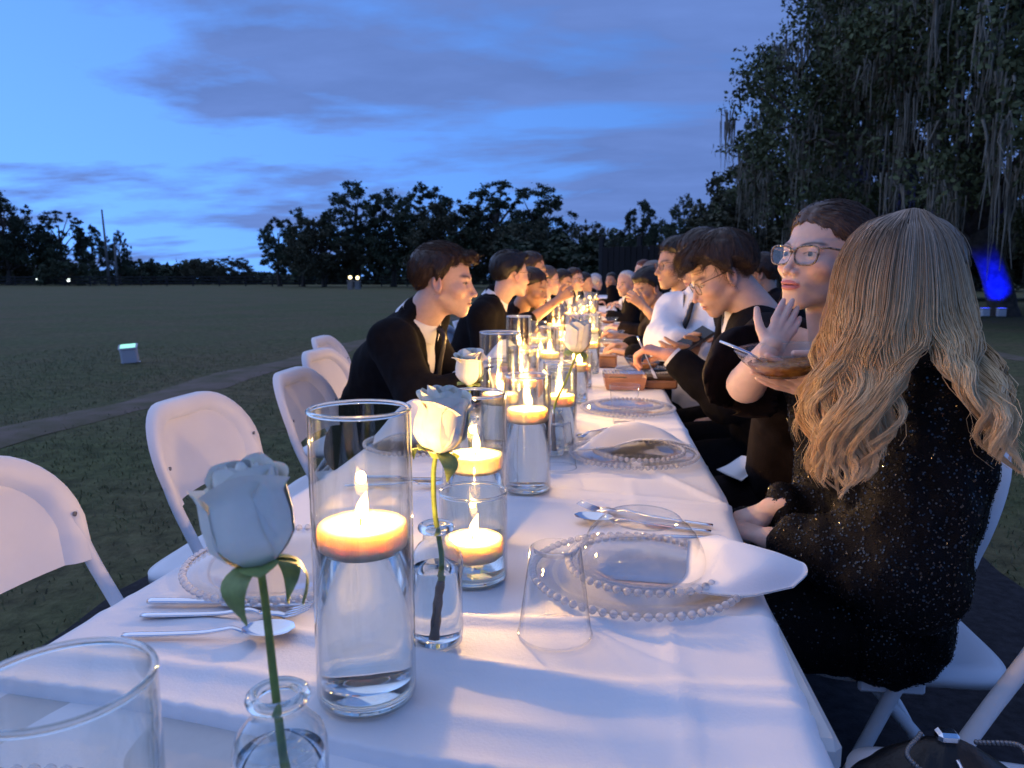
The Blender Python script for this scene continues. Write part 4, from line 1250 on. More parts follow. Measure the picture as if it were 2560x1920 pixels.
# near right place setting
beaded_plate(.212, .952, TT, .138, 'large beaded clear plate beneath the upturned bowl')
beaded_plate(.222, .958, TT + .0125, .100, 'small beaded clear plate on the large one, directly beneath the upturned bowl')
inv_bowl(.219, .955, TT + .0235, 'clear bowl upturned on the stacked beaded plates', (R(1.5), R(1), 0))
cup(.113, .790, 'clear cup upturned before the upturned bowl')
utensil('dinner_fork', (.128, 1.243), (.345, 1.175), 'silver fork above the spoon behind the upturned bowl')
utensil('dinner_spoon', (.122, 1.186), (.338, 1.146), 'silver spoon between the knife and fork behind the upturned bowl')
utensil('dinner_knife', (.128, 1.106), (.347, 1.112), 'silver knife closest to the upturned bowl')
z0 = TT + .016
sheet('cloth_napkin', [[(.286, 1.012, z0 + .020), (.330, 1.000, z0 + .030), (.380, .985, z0 + .012), (.410, .955, z0 + .010)],
                 [(.280, .975, z0 + .006), (.330, .955, z0 + .034), (.380, .942, z0 + .034), (.420, .936, z0 + .022)],
                 [(.272, .925, z0 + .002), (.315, .905, z0 + .012), (.365, .906, z0 + .024), (.422, .922, z0 + .014)],
                 [(.250, .885, z0 + .001), (.290, .880, z0 + .0), (.340, .884, z0 - .004), (.402, .906, z0 + .002)]],
      'white napkin rolled to a point beside the upturned bowl', rough=.0008, seed=3)
# second place on the right: napkin tent on the plate, printed with a loop in ink
beaded_plate(.240, 1.635, TT, .140, 'large beaded clear plate under the tented napkin')
beaded_plate(.250, 1.620, TT + .0125, .098, 'small beaded clear plate under the tented napkin')
sheet('cloth_napkin', [[(.105, 1.60, TT + .018), (.15, 1.66, TT + .022), (.21, 1.74, TT + .020), (.27, 1.80, TT + .006)],
                 [(.125, 1.585, TT + .024), (.18, 1.68, TT + .055), (.24, 1.76, TT + .050), (.31, 1.80, TT + .008)],
                 [(.15, 1.60, TT + .024), (.215, 1.69, TT + .058), (.29, 1.74, TT + .052), (.355, 1.76, TT + .012)],
                 [(.19, 1.63, TT + .022), (.26, 1.68, TT + .030), (.33, 1.70, TT + .024), (.375, 1.71, TT + .014)]],
      'white napkin tented over the beaded plate, inked loop on its slope', rough=.0008, seed=5)
utensil('dinner_fork', (.098, 1.79), (.21, 1.98), 'silver fork lying behind the tented napkin')
# third place
beaded_plate(.250, 2.222, TT, .138, 'large beaded clear plate with an upright clear cup before it')
beaded_plate(.255, 2.225, TT + .0125, .098, 'small beaded clear plate behind the upright cup')
cup(.232, 2.02, 'upright clear cup before the third beaded plate', h=.11, inverted=False)
cup(.075, 1.53, 'upturned clear cup beside the ribbed bottle', h=.10)
# left place
beaded_plate(-.262, .935, TT, .135, 'large beaded clear plate behind the drooping rose')
e = empty('tea_cup', (-.325, .985, TT + .004))
obj('cup_body', MB().lathe([(.0006, .004), (.022, .002), (.026, .0), (.030, .010), (.040, .030), (.044, .052), (.0455, .056), (.043, .055), (.038, .030), (.026, .012), (.0006, .008)], 40).me(M_CERAMIC), e)
obj('handle', MB().tube(smooth_path([A(-.040, -.002, .048), A(-.058, -.004, .052), (-.072, -.006, .040), (-.066, -.006, .022), (-.036, -.003, .014)], 16), .0045, 8).me(M_CERAMIC), e)
tag(e, 'white ceramic cup with looped handle behind the drooping rose', 'cup')
utensil('dinner_knife', (-.185, .826), (-.388, .806), 'silver knife on the left place setting, furthest from the tumbler')
utensil('dinner_fork', (-.175, .795), (-.374, .770), 'silver fork on the left place setting between knife and spoon')
utensil('dinner_spoon', (-.175, .748), (-.365, .722), 'silver spoon on the left place setting, closest to the tumbler')
beaded_plate(-.262, .36, TT, .130, 'beaded clear plate seen through the tumbler')
# further left places: folded napkins standing on plates
lab_l = ['seen through the tallest near vase', 'before the leaning man', 'past the leaning man', 'before the guest in the black cap of hair', 'further along']
for k, yy in enumerate((1.70, 2.30, 3.45)):
    beaded_plate(-.255, yy - .02, TT, .132, 'beaded clear plate on the left side, ' + lab_l[k], hi=False)
    zz = TT + .014
    sheet('cloth_napkin', [[(-.36, yy - .06, zz), (-.31, yy - .05, zz + .02), (-.25, yy - .05, zz + .022), (-.19, yy - .04, zz)],
                     [(-.37, yy, zz + .01), (-.30, yy, zz + .085), (-.25, yy + .01, zz + .088), (-.18, yy, zz + .012)],
                     [(-.36, yy + .06, zz), (-.31, yy + .05, zz + .02), (-.25, yy + .05, zz + .022), (-.19, yy + .06, zz)]],
          'white folded napkin standing on its left-side plate, ' + lab_l[k], rough=.001, seed=k)
utensil('dinner_fork', (-.12, 1.36), (-.32, 1.33), 'silver fork on the left side, seen through the tallest near vase')
utensil('dinner_knife', (-.12, 1.41), (-.32, 1.39), 'silver knife on the left side, seen through the tallest near vase')

# snack boxes, bowl and far dishes on the right
def snack_box(x, y, rz, label, size=(.15, .12, .045)):
    e = empty('snack_box', (x, y, TT), rz)
    a, b, h = size[0] / 2, size[1] / 2, size[2]
    tr = MB().add([(-a * .88, -b * .88, .001), (a * .88, -b * .88, .001), (a * .88, b * .88, .001), (-a * .88, b * .88, .001), (-a, -b, h), (a, -b, h), (a, b, h), (-a, b, h)],
                  [(3, 2, 1, 0), (0, 1, 5, 4), (1, 2, 6, 5), (2, 3, 7, 6), (3, 0, 4, 7)])
    obj('tray', tr.me(M_KRAFTC, False), e)
    lid = MB()
    n = 12
    for i in range(n):      # ribbed clear lid
        x0 = lerp(-a, a, i / n); x1 = lerp(-a, a, (i + .5) / n); x2 = lerp(-a, a, (i + 1) / n)
        lid.add([(x0, -b, h + .012), (x1, -b, h + .016), (x1, b, h + .016), (x0, b, h + .012), (x2, -b, h + .012), (x2, b, h + .012)], [(0, 1, 2, 3), (1, 4, 5, 2)])
    lid.add([(-a, -b, h), (a, -b, h), (a, b, h), (-a, b, h), (-a, -b, h + .012), (a, -b, h + .012), (a, b, h + .012), (-a, b, h + .012)],
            [(0, 1, 5, 4), (1, 2, 6, 5), (2, 3, 7, 6), (3, 0, 4, 7)])
    obj('lid', lid.me(M_CLEAR, False), e)
    ck = MB().bbox((-a * .7, -b * .75, .006), (a * .2, b * .6, h * .85), .004); obj('cake', ck.me(M_BREAD, False), e)
    tag(e, label, 'food box', 'snack boxes on the right side'); return e
M_KRAFTC = mat('amber_tray', (0.42, 0.20, 0.13), 0.35, var=.1, trans=.35)
snack_box(.255, 2.70, .06, 'clear-lidded brown snack box beside the bowl of the man with the fork')
e = empty('snack_tray', (.385, 2.74, TT), .05)
obj('tray', MB().bbox((-.06, -.05, 0), (.06, .05, .030), .006).me(M_KRAFT, False), e)
obj('cake', MB().bbox((-.052, -.042, .0305), (.05, .042, .044), .004).me(M_BREAD, False), e)
tag(e, 'open kraft tray with dark cake at the table edge by the man with the fork', 'food tray', 'snack boxes on the right side')
e = empty('kraft_cup', (.195, 3.35, TT))
obj('tray', MB().bbox((-.05, -.04, 0), (.05, .04, .05), .006).me(M_KRAFT, False), e)
obj('rim', MB().bbox((-.053, -.043, .0505), (.053, .043, .054), .002).me(M_KRAFT, False), e)
tag(e, 'small kraft box standing behind the snack box and bowl', 'food box', 'snack boxes on the right side')
def open_bowl(x, y, z, r, h, label, food=True, rot=(0, 0, 0), group=None):
    e = empty('clear_bowl', (x, y, z)); n = 40
    prof = [(.0006, .002), (r * .45, .001), (r * .62, h * .22), (r * .85, h * .6), (r, h), (r * .985, h), (r * .83, h * .6)]
    obj('bowl_wall', MB().lathe(prof, n).me(M_CLEAR), e)
    rr = [(r * .99 + .0018 * math.cos(a), h + .0018 * math.sin(a)) for a in np.linspace(0, 2 * math.pi, 7)[:-1]]
    obj('rim', MB().lathe(rr, n, closed=True).me(M_CLEAR), e)
    if food:
        V, F_ = lathe_np([(.0006, h * .10), (r * .55, h * .14), (r * .72, h * .42), (r * .74, h * .50), (r * .5, h * .55), (.0006, h * .58)], n)
        V = np.array(V); V[:, 2] += np.where(V[:, 2] > h * .45, .003 * wob(V, 160, 2), 0)
        obj('stew', mesh(V, F_, M_SOUP), e)
    e.rotation_euler = rot
    tag(e, label, 'bowl', group); return e
beaded_plate(.360, 3.17, TT, .125, 'beaded clear plate under the bowl of the man with the fork', hi=False)
open_bowl(.352, 3.16, TT + .012, .082, .055, 'clear bowl of stew on a plate before the man with the fork')
dl = ['fourth along from the blonde woman', 'fifth along from the blonde woman', 'sixth along from the blonde woman', 'seventh along', 'eighth along']
for k, yy in enumerate((4.05, 4.75, 5.5, 6.3)):
    beaded_plate(.25, yy, TT, .13, 'beaded clear plate on the right side, ' + dl[k], hi=False)
    if k in (0, 1, 3): open_bowl(.25, yy, TT + .012, .08, .055, 'clear bowl with food on the right side, ' + dl[k], food=True, group='far bowls on the right side')
    sheet('cloth_napkin', [[(.33, yy - .32, TT), (.37, yy - .30, TT + .02), (.41, yy - .27, TT + .006)], [(.31, yy - .24, TT + .004), (.36, yy - .22, TT + .035), (.42, yy - .2, TT + .012)], [(.32, yy - .16, TT), (.36, yy - .14, TT + .012), (.41, yy - .13, TT + .004)]],
          'crumpled white napkin at the right table edge, ' + dl[k], rough=.002, seed=20 + k, nu=12, nv=12)
for k, yy in enumerate((4.3, 5.0, 5.7)):
    beaded_plate(-.25, yy, TT, .13, 'beaded clear plate on the left side, ' + ['before the outstretched forearm', 'before the grey-haired guest in glasses', 'before the guest hiding the mouth'][k], hi=False)
    cup(.13, yy - .05, 'clear cup in the middle of the row, ' + ['by the outstretched forearm', 'by the grey-haired guest in glasses', 'by the guest hiding the mouth'][k], inverted=False, hi=False)

# ------------------------------------------------------------------ white folding chairs
def chair_meshes():
    d = {}
    sw = .205
    # side tube: front foot -> up and back to the top; local +Y is the front of the chair
    def side(s): return smooth_path([A(s * .215, .185, 0), A(s * .212, .02, .41), A(s * .207, -.070, .60), A(s * .203, -.098, .685)], 14)
    d['tubeL'] = MB().tube(side(-1), .0125, 10).me(M_CHAIRM); d['tubeR'] = MB().tube(side(1), .0125, 10).me(M_CHAIRM)
    def rear(s): return smooth_path([A(s * .190, -.235, 0), A(s * .188, -.12, .20), A(s * .185, .06, .415)], 10)
    d['rearL'] = MB().tube(rear(-1), .011, 10).me(M_CHAIRM); d['rearR'] = MB().tube(rear(1), .011, 10).me(M_CHAIRM)
    d['barF'] = MB().tube([A(-.214, .115, .175), A(.214, .115, .175)], .008, 8).me(M_CHAIRM)
    d['barB'] = MB().tube([A(-.19, -.16, .13), A(.19, -.16, .13)], .008, 8).me(M_CHAIRM)
    # seat: shallow dished pan with a rolled rim
    V = []; n = 22; m = 22
    for i in range(n):
        for j in range(m):
            u = i / (n - 1) * 2 - 1; v = j / (m - 1) * 2 - 1
            # superellipse outline
            k = max(abs(u), abs(v)) / ((abs(u) ** 5 + abs(v) ** 5) ** .2 + 1e-9)
            x = .198 * u * k; y = .195 * v * k - .005
            e_ = max(abs(u), abs(v))
            z = .440 - .008 * (1 - e_ ** 4) + .006 * v * abs(v) - (.012 * max(0, e_ - .93) / .07)
            V.append((x, y, z))
    V += [(a, b, c - .020 if True else c) for a, b, c in V]
    F_ = []
    for i in range(n - 1):
        for j in range(m - 1):
            a = i * m + j; F_.append((a, a + m, a + m + 1, a + 1)); b = a + n * m; F_.append((b, b + 1, b + m + 1, b + m))
    ed = [i * m for i in range(n)] + [(n - 1) * m + j for j in range(1, m)] + [i * m + m - 1 for i in range(n - 2, -1, -1)] + [j for j in range(m - 2, -1, -1)]
    F_ += [(ed[q + 1], ed[q], ed[q] + n * m, ed[q + 1] + n * m) for q in range(len(ed) - 1)]
    d['seat'] = mesh(np.array(V), F_, M_CHAIRP)
    # backrest: curved panel, deep rolled edge round the top and sides, recessed front
    W2, H = .222, .215
    def outline(k, inset):
        pts = []
        w = W2 - inset; top = H - inset
        rc = .135 - inset * .6
        pts.append((-w + .012 if inset == 0 else -w + .012, 0))
        for i in range(9):
            a = math.pi - (math.pi / 2) * i / 8; pts.append((-w + rc + rc * math.cos(a), top - rc + rc * math.sin(a)))
        for i in range(9):
            a = math.pi / 2 - (math.pi / 2) * i / 8; pts.append((w - rc + rc * math.cos(a), top - rc + rc * math.sin(a)))
        pts.append((w - .012, 0))
        return pts
    def to3(px_, pz, dy):
        zz = .600 + pz; back = -.075 - pz * .33 - .040 * (1 - (px_ / W2) ** 2) + .010
        return (px_, back + dy, zz)
    rings = [(0, .000), (0, .016), (.006, .024), (.028, .024), (.038, .018), (.046, .006)]
    V = []; F_ = []
    L0 = [outline(0, i) for i, _ in rings]; m = len(L0[0])
    for (ins, dy), o in zip(rings, L0): V += [to3(a, b, dy - .012) for a, b in o]
    for k in range(len(rings) - 1):
        for j in range(m - 1): F_.append((k * m + j, k * m + j + 1, (k + 1) * m + j + 1, (k + 1) * m + j))
    fr = mesh(np.array(V), [f[::-1] for f in F_], M_CHAIRP)
    d['rim'] = fr
    V = []; F_ = []; o = outline(0, .045)
    rows = 9
    for dy, off in ((.0065, 0), (-.0045, 1)):
        for i in range(rows):
            t = i / (rows - 1)
            for j in range(m // 2 + 0):
                a = o[j]; b = o[m - 1 - j]
                V.append(to3(lerp(a[0], b[0], t), lerp(a[1], b[1], t), dy - .012))
    mm = m // 2
    for i in range(rows - 1):
        for j in range(mm - 1):
            q = i * mm + j; F_.append((q, q + 1, q + mm + 1, q + mm)); q2 = q + rows * mm; F_.append((q2, q2 + mm, q2 + mm + 1, q2 + 1))
    d['panel'] = mesh(np.array(V), F_, M_CHAIRP)
    V = []; o = outline(0, 0)   # closing sheet at the back
    for i in range(rows):
        t = i / (rows - 1)
        for j in range(mm): a = o[j]; b = o[m - 1 - j]; V.append(to3(lerp(a[0], b[0], t), lerp(a[1], b[1], t), -.012))
    F_ = [(i * mm + j, i * mm + mm + j, i * mm + mm + j + 1, i * mm + j + 1) for i in range(rows - 1) for j in range(mm - 1)]
    d['back'] = mesh(np.array(V), F_, M_CHAIRP)
    sc = MB()
    q = to3(-.197, .085, .014); sc.tube([A(*q), A(q[0], q[1] + .003, q[2])], .0045, 10); d['screwL'] = sc.me(M_SCREW)
    sc = MB(); q = to3(.197, .085, .014); sc.tube([A(*q), A(q[0], q[1] + .003, q[2])], .0045, 10); d['screwR'] = sc.me(M_SCREW)
    d['bracket'] = MB().bbox((-.212, -.03, .398), (-.199, .08, .425), .004).me(M_CHAIRM, False)
    d['bracketR'] = MB().bbox((.199, -.03, .398), (.212, .08, .425), .004).me(M_CHAIRM, False)
    return d
CH = chair_meshes()
def chair(x, y, rz, label, group, z=.032):
    e = empty('folding_chair', (x, y, z), rz)
    for k in ('tubeL', 'tubeR'): obj('side_tube', CH[k], e)
    for k in ('rearL', 'rearR'): obj('rear_leg', CH[k], e)
    for k in ('barF', 'barB'): obj('crossbar', CH[k], e)
    for k in ('bracket', 'bracketR'): obj('bracket', CH[k], e)
    obj('seat', CH['seat'], e)
    b = obj('backrest', CH['panel'], e); obj('rim', CH['rim'], b); obj('back_sheet', CH['back'], b)
    for k in ('screwL', 'screwR'): obj('screw', CH[k], b)
    tag(e, label, 'chair', group); return e
FACE_R, FACE_L = -P2, P2       # chairs on the left face +X, on the right face -X
GL, GR = 'folding chairs on the field side', 'folding chairs on the oak side'
chair(-.69, 1.00, FACE_R + .02, 'empty white folding chair behind the drooping rose, at the left place setting', GL)
chair(-.70, 1.71, FACE_R - .02, 'empty white folding chair between two others, seen left of the tall vase', GL)
chair(-.66, 2.28, FACE_R + .03, 'empty white folding chair next to the leaning man', GL)
chair(-.83, 2.93, FACE_R - .04, 'white folding chair the leaning man sits on', GL)
chair(-1.07, 3.62, FACE_R + .05, 'empty white folding chair pulled back behind the leaning man', GL)
chair(-.62, 4.05, FACE_R, 'white folding chair of the black-haired guest, seen past the leaning man', GL)
chair(-.62, 4.55, FACE_R + .04, 'white folding chair of the guest with the outstretched forearm', GL)
chair(-.64, 5.05, FACE_R - .03, 'white folding chair just past the outstretched forearm', GL)
chair(.695, 1.465, FACE_L, 'white folding chair the blonde woman sits on', GR)
chair(.68, .845, FACE_L - .10, 'white folding chair with the black handbag on its seat', GR)
chair(.70, 1.93, FACE_L, 'white folding chair of the woman in glasses', GR)
chair(.70, 2.42, FACE_L, 'white folding chair of the man with the fork', GR)
chair(.70, 2.95, FACE_L, 'white folding chair of the man with the phone', GR)
chair(.70, 3.55, FACE_L, 'white folding chair of the dark-haired guest in glasses', GR)

# ------------------------------------------------------------------ people
def rotm(yaw, pitch=0.0, roll=0.0):
    """columns: local X (person's right is -X... mirror-symmetric), local Y = facing, local Z = up; pitch > 0 looks down"""
    f = A(math.cos(yaw), math.sin(yaw), 0); u = A(0, 0, 1); x = np.cross(f, u)
    f2 = f * math.cos(pitch) - u * math.sin(pitch); u2 = u * math.cos(pitch) + f * math.sin(pitch)
    x2 = x * math.cos(roll) + u2 * math.sin(roll); u3 = u2 * math.cos(roll) - x * math.sin(roll)
    return np.stack([x2, f2, u3], 1)
def head_sdf(fem=True, jaw=1.0, nose=1.0, neck_to=(0, -4.6, -17), neck_r=None, fine=True, lip=1.0):
    nr = neck_r or (5.0 if fem else 5.9)
    def f(p):
        q = p.copy(); q[:, 0] = np.abs(q[:, 0])         # symmetric
        d = s_ell(q, (0, -1.6, 3.2), (7.3, 9.2, 7.8))
        d = sminf(d, s_ell(q, (0, 2.6, -2.2), (6.0 * jaw ** .5, 6.2, 7.6)), 2.0)
        d = sminf(d, s_ell(q, (0, 3.0, -6.3), (4.9 * jaw, 5.0, 4.2)), 1.5)
        d = sminf(d, s_cap(q, (0, 7.0, -9.4), (.9 * jaw, 6.9, -9.4), 1.55, 1.5), 1.6)
        d = sminf(d, s_cap(q, (5.3 * jaw, .2, -5.2), (1.5, 6.2, -9.6), 1.1, 1.0), 2.0)
        d = sminf(d, s_ell(q, (4.1, 5.3, -2.6), (2.3, 2.2, 2.0)), 1.8)
        d = sminf(d, s_ell(q, (0, 6.6, -6.0), (2.9, 2.5, 2.7)), 1.8)
        d = sminf(d, s_cap(q, (0.6, 7.6, 1.6), (4.0, 6.7, 1.5), .8, .7), 1.3)
        d = smaxf(d, -s_ell(q, (3.15, 9.3, -.15), (1.75, 2.0, 1.15)), 1.0)
        # lids and the slit between them
        lid = np.linalg.norm(q - A(3.15, 6.55, -.05), axis=1) - 1.42
        lid = np.maximum(lid, -s_ell(q, (3.15, 8.2, -.08), (1.38, 1.6, .46)))
        d = sminf(d, lid, .28)
        # nose
        n = s_cap(q, (0, 7.7, .9), (0, 10.0 * nose ** .15, -3.3), .62, .80 * nose)
        n = sminf(n, s_ell(q, (0, 10.05 * nose ** .15, -3.55), (.95 * nose, .85, .80)), .5)
        n = sminf(n, s_ell(q, (1.12, 9.0, -3.95), (.72, .95, .66)), .35)
        d = sminf(d, n, .75)
        d = smaxf(d, -s_ell(q, (.55, 9.55, -4.55), (.36, .5, .28)), .18)
        # lips
        up = s_ell(q, (.55, 8.75, -5.95), (1.75, .62, .46 * lip)); lo = s_ell(q, (0, 8.72, -6.95), (1.95, .72, .58 * lip))
        d = sminf(d, up, .35); d = sminf(d, lo, .35)
        d = smaxf(d, -s_ell(q, (0, 9.35, -6.42), (2.35, .85, .10)), .12)
        # ears
        qe = q - A(7.0, -.9, -1.2)
        ang = .25; qx = qe[:, 0] * math.cos(ang) - qe[:, 1] * math.sin(ang) * 1.0; qy = qe[:, 0] * math.sin(ang) + qe[:, 1] * math.cos(ang)
        qq = np.stack([qx, qy + qe[:, 2] * .16, qe[:, 2]], 1)
        ear = s_ell(qq, (.3, 0, 0), (.75, 1.75, 3.0)); ear = smaxf(ear, -s_ell(qq, (1.15, .15, .35), (.75, 1.15, 2.05)), .25)
        d = sminf(d, ear, .35)
        d = sminf(d, s_cap(q, (0, -2.2, -5.5), A(*neck_to), nr, nr * 1.06), 1.6)
        return d
    return f
def head_colour(V, base, fem, lipc, brow, stubble=0.0, blush=.25):
    q = np.abs(V[:, :1]).copy(); x = q[:, 0]; y = V[:, 1]; z = V[:, 2]
    C = np.tile(A(*base), (len(V), 1))
    def g(cx, cy, cz, rx, ry, rz): return np.exp(-(((x - cx) / rx) ** 2 + ((y - cy) / ry) ** 2 + ((z - cz) / rz) ** 2))
    bl = np.clip(g(4.3, 6.2, -3.2, 2.2, 3, 1.7) * blush + g(0, 10, -3.6, 1.6, 1.5, 1.1) * blush * .6 + g(7.6, -1, -1, 1.5, 3, 3.5) * .35, 0, 1)[:, None]
    C = C * (1 - bl) + C * A(1.12, .74, .70) * bl
    lip = (np.clip((.62 - np.abs(z + 6.42 - .10 * (x < .8) * 0)) / .25, 0, 1) if False else
           np.clip(1.25 - ((x / 2.35) ** 2 + ((z + 6.45) / (.98 if fem else .80)) ** 2), 0, .5) * 2 * (y > 7.2))
    lip = np.clip(lip * 1.6, 0, 1)[:, None]
    C = C * (1 - lip) + A(*lipc) * lip
    line = (np.exp(-((z + 6.42) / .12) ** 2) * (x < 2.2) * (y > 7.0))[:, None] * .55
    C = C * (1 - line) + A(*lipc) * .35 * line
    # brows
    bz = 2.05 - .10 * (x - 3.2) ** 2 + .12 * (x - 3)
    bw = np.exp(-((z - bz) / (.26 if fem else .38)) ** 2) * np.clip((x - 1.1) * 2, 0, 1) * np.clip((5.3 - x) * 1.5, 0, 1) * (y > 4)
    bw = np.clip(bw * 1.1, 0, 1)[:, None]
    C = C * (1 - bw * .8) + A(*brow) * bw * .8
    # lash line
    dl = np.abs(np.sqrt(((x - 3.15) / 1.38) ** 2 + ((z + .08) / .46) ** 2) - 1.0)
    ll = (np.exp(-(dl / .16) ** 2) * (y > 6.6) * np.where(z > -.1, .85, .35))[:, None]
    C = C * (1 - ll) + A(.03, .02, .018) * ll
    if stubble:
        st = (np.clip((-z - 4.6) / 2, 0, 1) * np.clip((y + 1) / 4, 0, 1) * (z > -12) * stubble)[:, None] * (1 - lip)
        C = C * (1 - st) + C * A(.55, .52, .55) * st
    return C
def hand_sdf(curl=(.3, .3, .35, .4), spread=.06, thumb=None, side=1, arm=18.0, arm_r=(2.5, 3.6), flat=.9):
    """wrist at the origin, fingers towards +Y, back of the hand +Z, thumb on side*X; centimetres"""
    xs = (2.55, .9, -.8, -2.35); ln = ((4.3, 2.5, 2.0), (4.7, 2.9, 2.1), (4.3, 2.7, 2.0), (3.3, 2.0, 1.8))
    chains = []
    for i in range(4):
        b = A(xs[i], 8.6 - .35 * abs(i - 1.2), .1 - .1 * abs(i - 1.3))
        a = 0; pts = [b]; sp = spread * (1.4 - i) * 1.0
        for k, l_ in enumerate(ln[i]):
            a += curl[i] * (1.0, 1.15, .8)[k]
            pts.append(pts[-1] + l_ * A(math.sin(sp) * math.cos(a), math.cos(sp) * math.cos(a), -math.sin(a)))
        chains.append(pts)
    th = thumb or [(1.9, 2.0, -.6), (4.2, 4.9, -1.6), (5.3, 7.4, -2.0), (5.6, 9.6, -2.0)]
    def f(p):
        q = p.copy(); q[:, 0] *= side
        d = s_cap(q, (1.1, .2, 0), (2.3, 8.3, 0), 1.25, .95)
        d = sminf(d, s_cap(q, (.3, .2, 0.1), (.9, 8.6, .15), 1.35, 1.0), .5)
        d = sminf(d, s_cap(q, (-.4, .2, .1), (-.8, 8.3, .1), 1.35, .98), .5)
        d = sminf(d, s_cap(q, (-1.0, .2, 0), (-2.2, 7.7, 0), 1.25, .9), .5)
        d = sminf(d, s_ell(q, (2.0, 3.2, -1.0), (1.5, 2.6, 1.2)), .8)
        fing = None
        for i, pts in enumerate(chains):
            r0 = (.86, .88, .84, .74)[i]
            c = s_cap(q, pts[0], pts[1], r0 * 1.06, r0 * .95)
            c = sminf(c, s_cap(q, pts[1], pts[2], r0 * .97, r0 * .86), .15)
            c = sminf(c, s_cap(q, pts[2], pts[3], r0 * .87, r0 * .70), .15)
            fing = c if fing is None else np.minimum(fing, c)
        d = sminf(d, fing, .35)
        t = s_cap(q, th[0], th[1], 1.35, 1.08); t = sminf(t, s_cap(q, th[1], th[2], 1.05, .92), .2); t = sminf(t, s_cap(q, th[2], th[3], .92, .70), .2)
        d = sminf(d, t, .55)
        a = s_cap(q * A(1, 1, 1 / flat), (0, .3, 0), (0, -arm, 0), arm_r[0], arm_r[1]) * flat
        return sminf(d, a, 1.0)
    return f, chains
SKINS = dict(fair=(.66, .46, .38), pink=(.60, .39, .31), tan=(.44, .26, .175), warm=(.52, .32, .22), brown=(.26, .14, .085))
NAILC = A(.62, .42, .38)

def build_hand(h, skin):
    """returns world vertices, faces, colours of one hand with its forearm"""
    Rm = h['R']; w = A(*h['wrist']); sc = .01 * h.get('scale', 1.0)
    f, ch = hand_sdf(h.get('curl', (.3, .3, .35, .4)), h.get('spread', .06), h.get('thumb'), h.get('side', 1), h.get('arm', 18), h.get('arm_r', (2.5, 3.6)))
    V, Q = surfnet(f, (-9, -h.get('arm', 18) - 4.5, -14), (9, 21, 9), h.get('h', .33))
    C = np.tile(A(*skin), (len(V), 1)) * (1 + .04 * wob(V, .8, 1.0)[:, None])
    kn = np.zeros(len(V))
    X = V.copy(); X[:, 0] *= h.get('side', 1)
    for pts in ch:
        for k in (0, 1, 2): kn = np.maximum(kn, np.exp(-((np.linalg.norm(X - pts[k], axis=1) - .4) / .75) ** 2) * .35)
        tip = pts[3]; dr = unit(tip - pts[2]); nrm = np.cross(np.cross(dr, A(0, 0, 1)), dr)
        nl = np.clip(1.2 - np.linalg.norm((X - (tip + .0 * dr + .62 * unit(nrm))) / A(.55, .7, .5), axis=1), 0, 1)[:, None]
        C = C * (1 - nl * .6) + NAILC * nl * .6
    C = C * (1 - kn[:, None]) + C * A(1.02, .80, .76) * kn[:, None]
    return w + (V * sc) @ Rm.T, Q, C
def hand_frame(direction, back, side=1):
    y = unit(direction); z = unit(np.asarray(back) - y * (np.asarray(back) @ y)); x = np.cross(y, z)
    return np.stack([x, y, z], 1)

HAIRLINE = dict(
    man=([0, 30, 55, 72, 86, 97, 112, 130, 180], [6.4, 6.2, 4.4, 1.5, -2.0, 1.2, -.5, -5.0, -6.8]),
    cap=([0, 30, 55, 72, 86, 97, 112, 130, 180], [5.2, 5.0, 3.6, 1.0, -2.2, .8, -2.0, -6.0, -8.0]),
    back=([0, 20, 45, 70, 88, 105, 130, 180], [6.3, 5.6, 4.0, 1.6, -.2, -2.5, -6.0, -7.5]),
    bald=([0, 30, 60, 80, 95, 110, 130, 180], [9.0, 8.8, 7.0, 3.0, 1.0, -.5, -5.0, -6.8]))
def hair_sdf(line, thick=1.0, extra=(), lump=.25, seed=1.0):
    ta, za = HAIRLINE[line]
    def f(p):
        th = np.degrees(np.arctan2(np.abs(p[:, 0]), p[:, 1] + 1.5))
        zh = np.interp(th, ta, za)
        u = np.clip((p[:, 2] - zh) / 3.6, 0, 1); u = u * u * (3 - 2 * u)      # thin at the hairline, full above
        d = s_ell(p, (0, -1.7, 3.3), (7.4, 9.3, 7.95)) - thick * (.12 + .88 * u)
        for c, r_ in extra: d = sminf(d, s_ell(p, c, r_), 1.2)
        d = smaxf(d, (zh - p[:, 2]) * .8, .3)
        return d - lump * wob(p, .9, seed)
    return f
def grow(f, P0, flow, steps, step, off0, off1, r, jitter=.25):
    """strands that run along a cap surface following flow(p); f in cm"""
    P = P0.copy(); out_ = [P.copy()]
    n = len(P); lift = r.uniform(off0, off1, n)
    jit = r.normal(0, jitter, (n, 3))
    e = .15
    for k in range(steps):
        d = flow(P) + jit
        g = np.stack([f(P + A(e, 0, 0)) - f(P - A(e, 0, 0)), f(P + A(0, e, 0)) - f(P - A(0, e, 0)), f(P + A(0, 0, e)) - f(P - A(0, 0, e))], 1)
        g /= np.linalg.norm(g, axis=1, keepdims=True) + 1e-9
        d -= g * (d * g).sum(1, keepdims=True) * .85
        d /= np.linalg.norm(d, axis=1, keepdims=True) + 1e-9
        P = P + d * step
        dist = f(P)
        tgt = lift * (k + 1) / steps
        P = P - g * np.clip(dist - tgt, -1.0, .6)[:, None] * .8
        out_.append(P.copy())
    return np.stack(out_, 1)
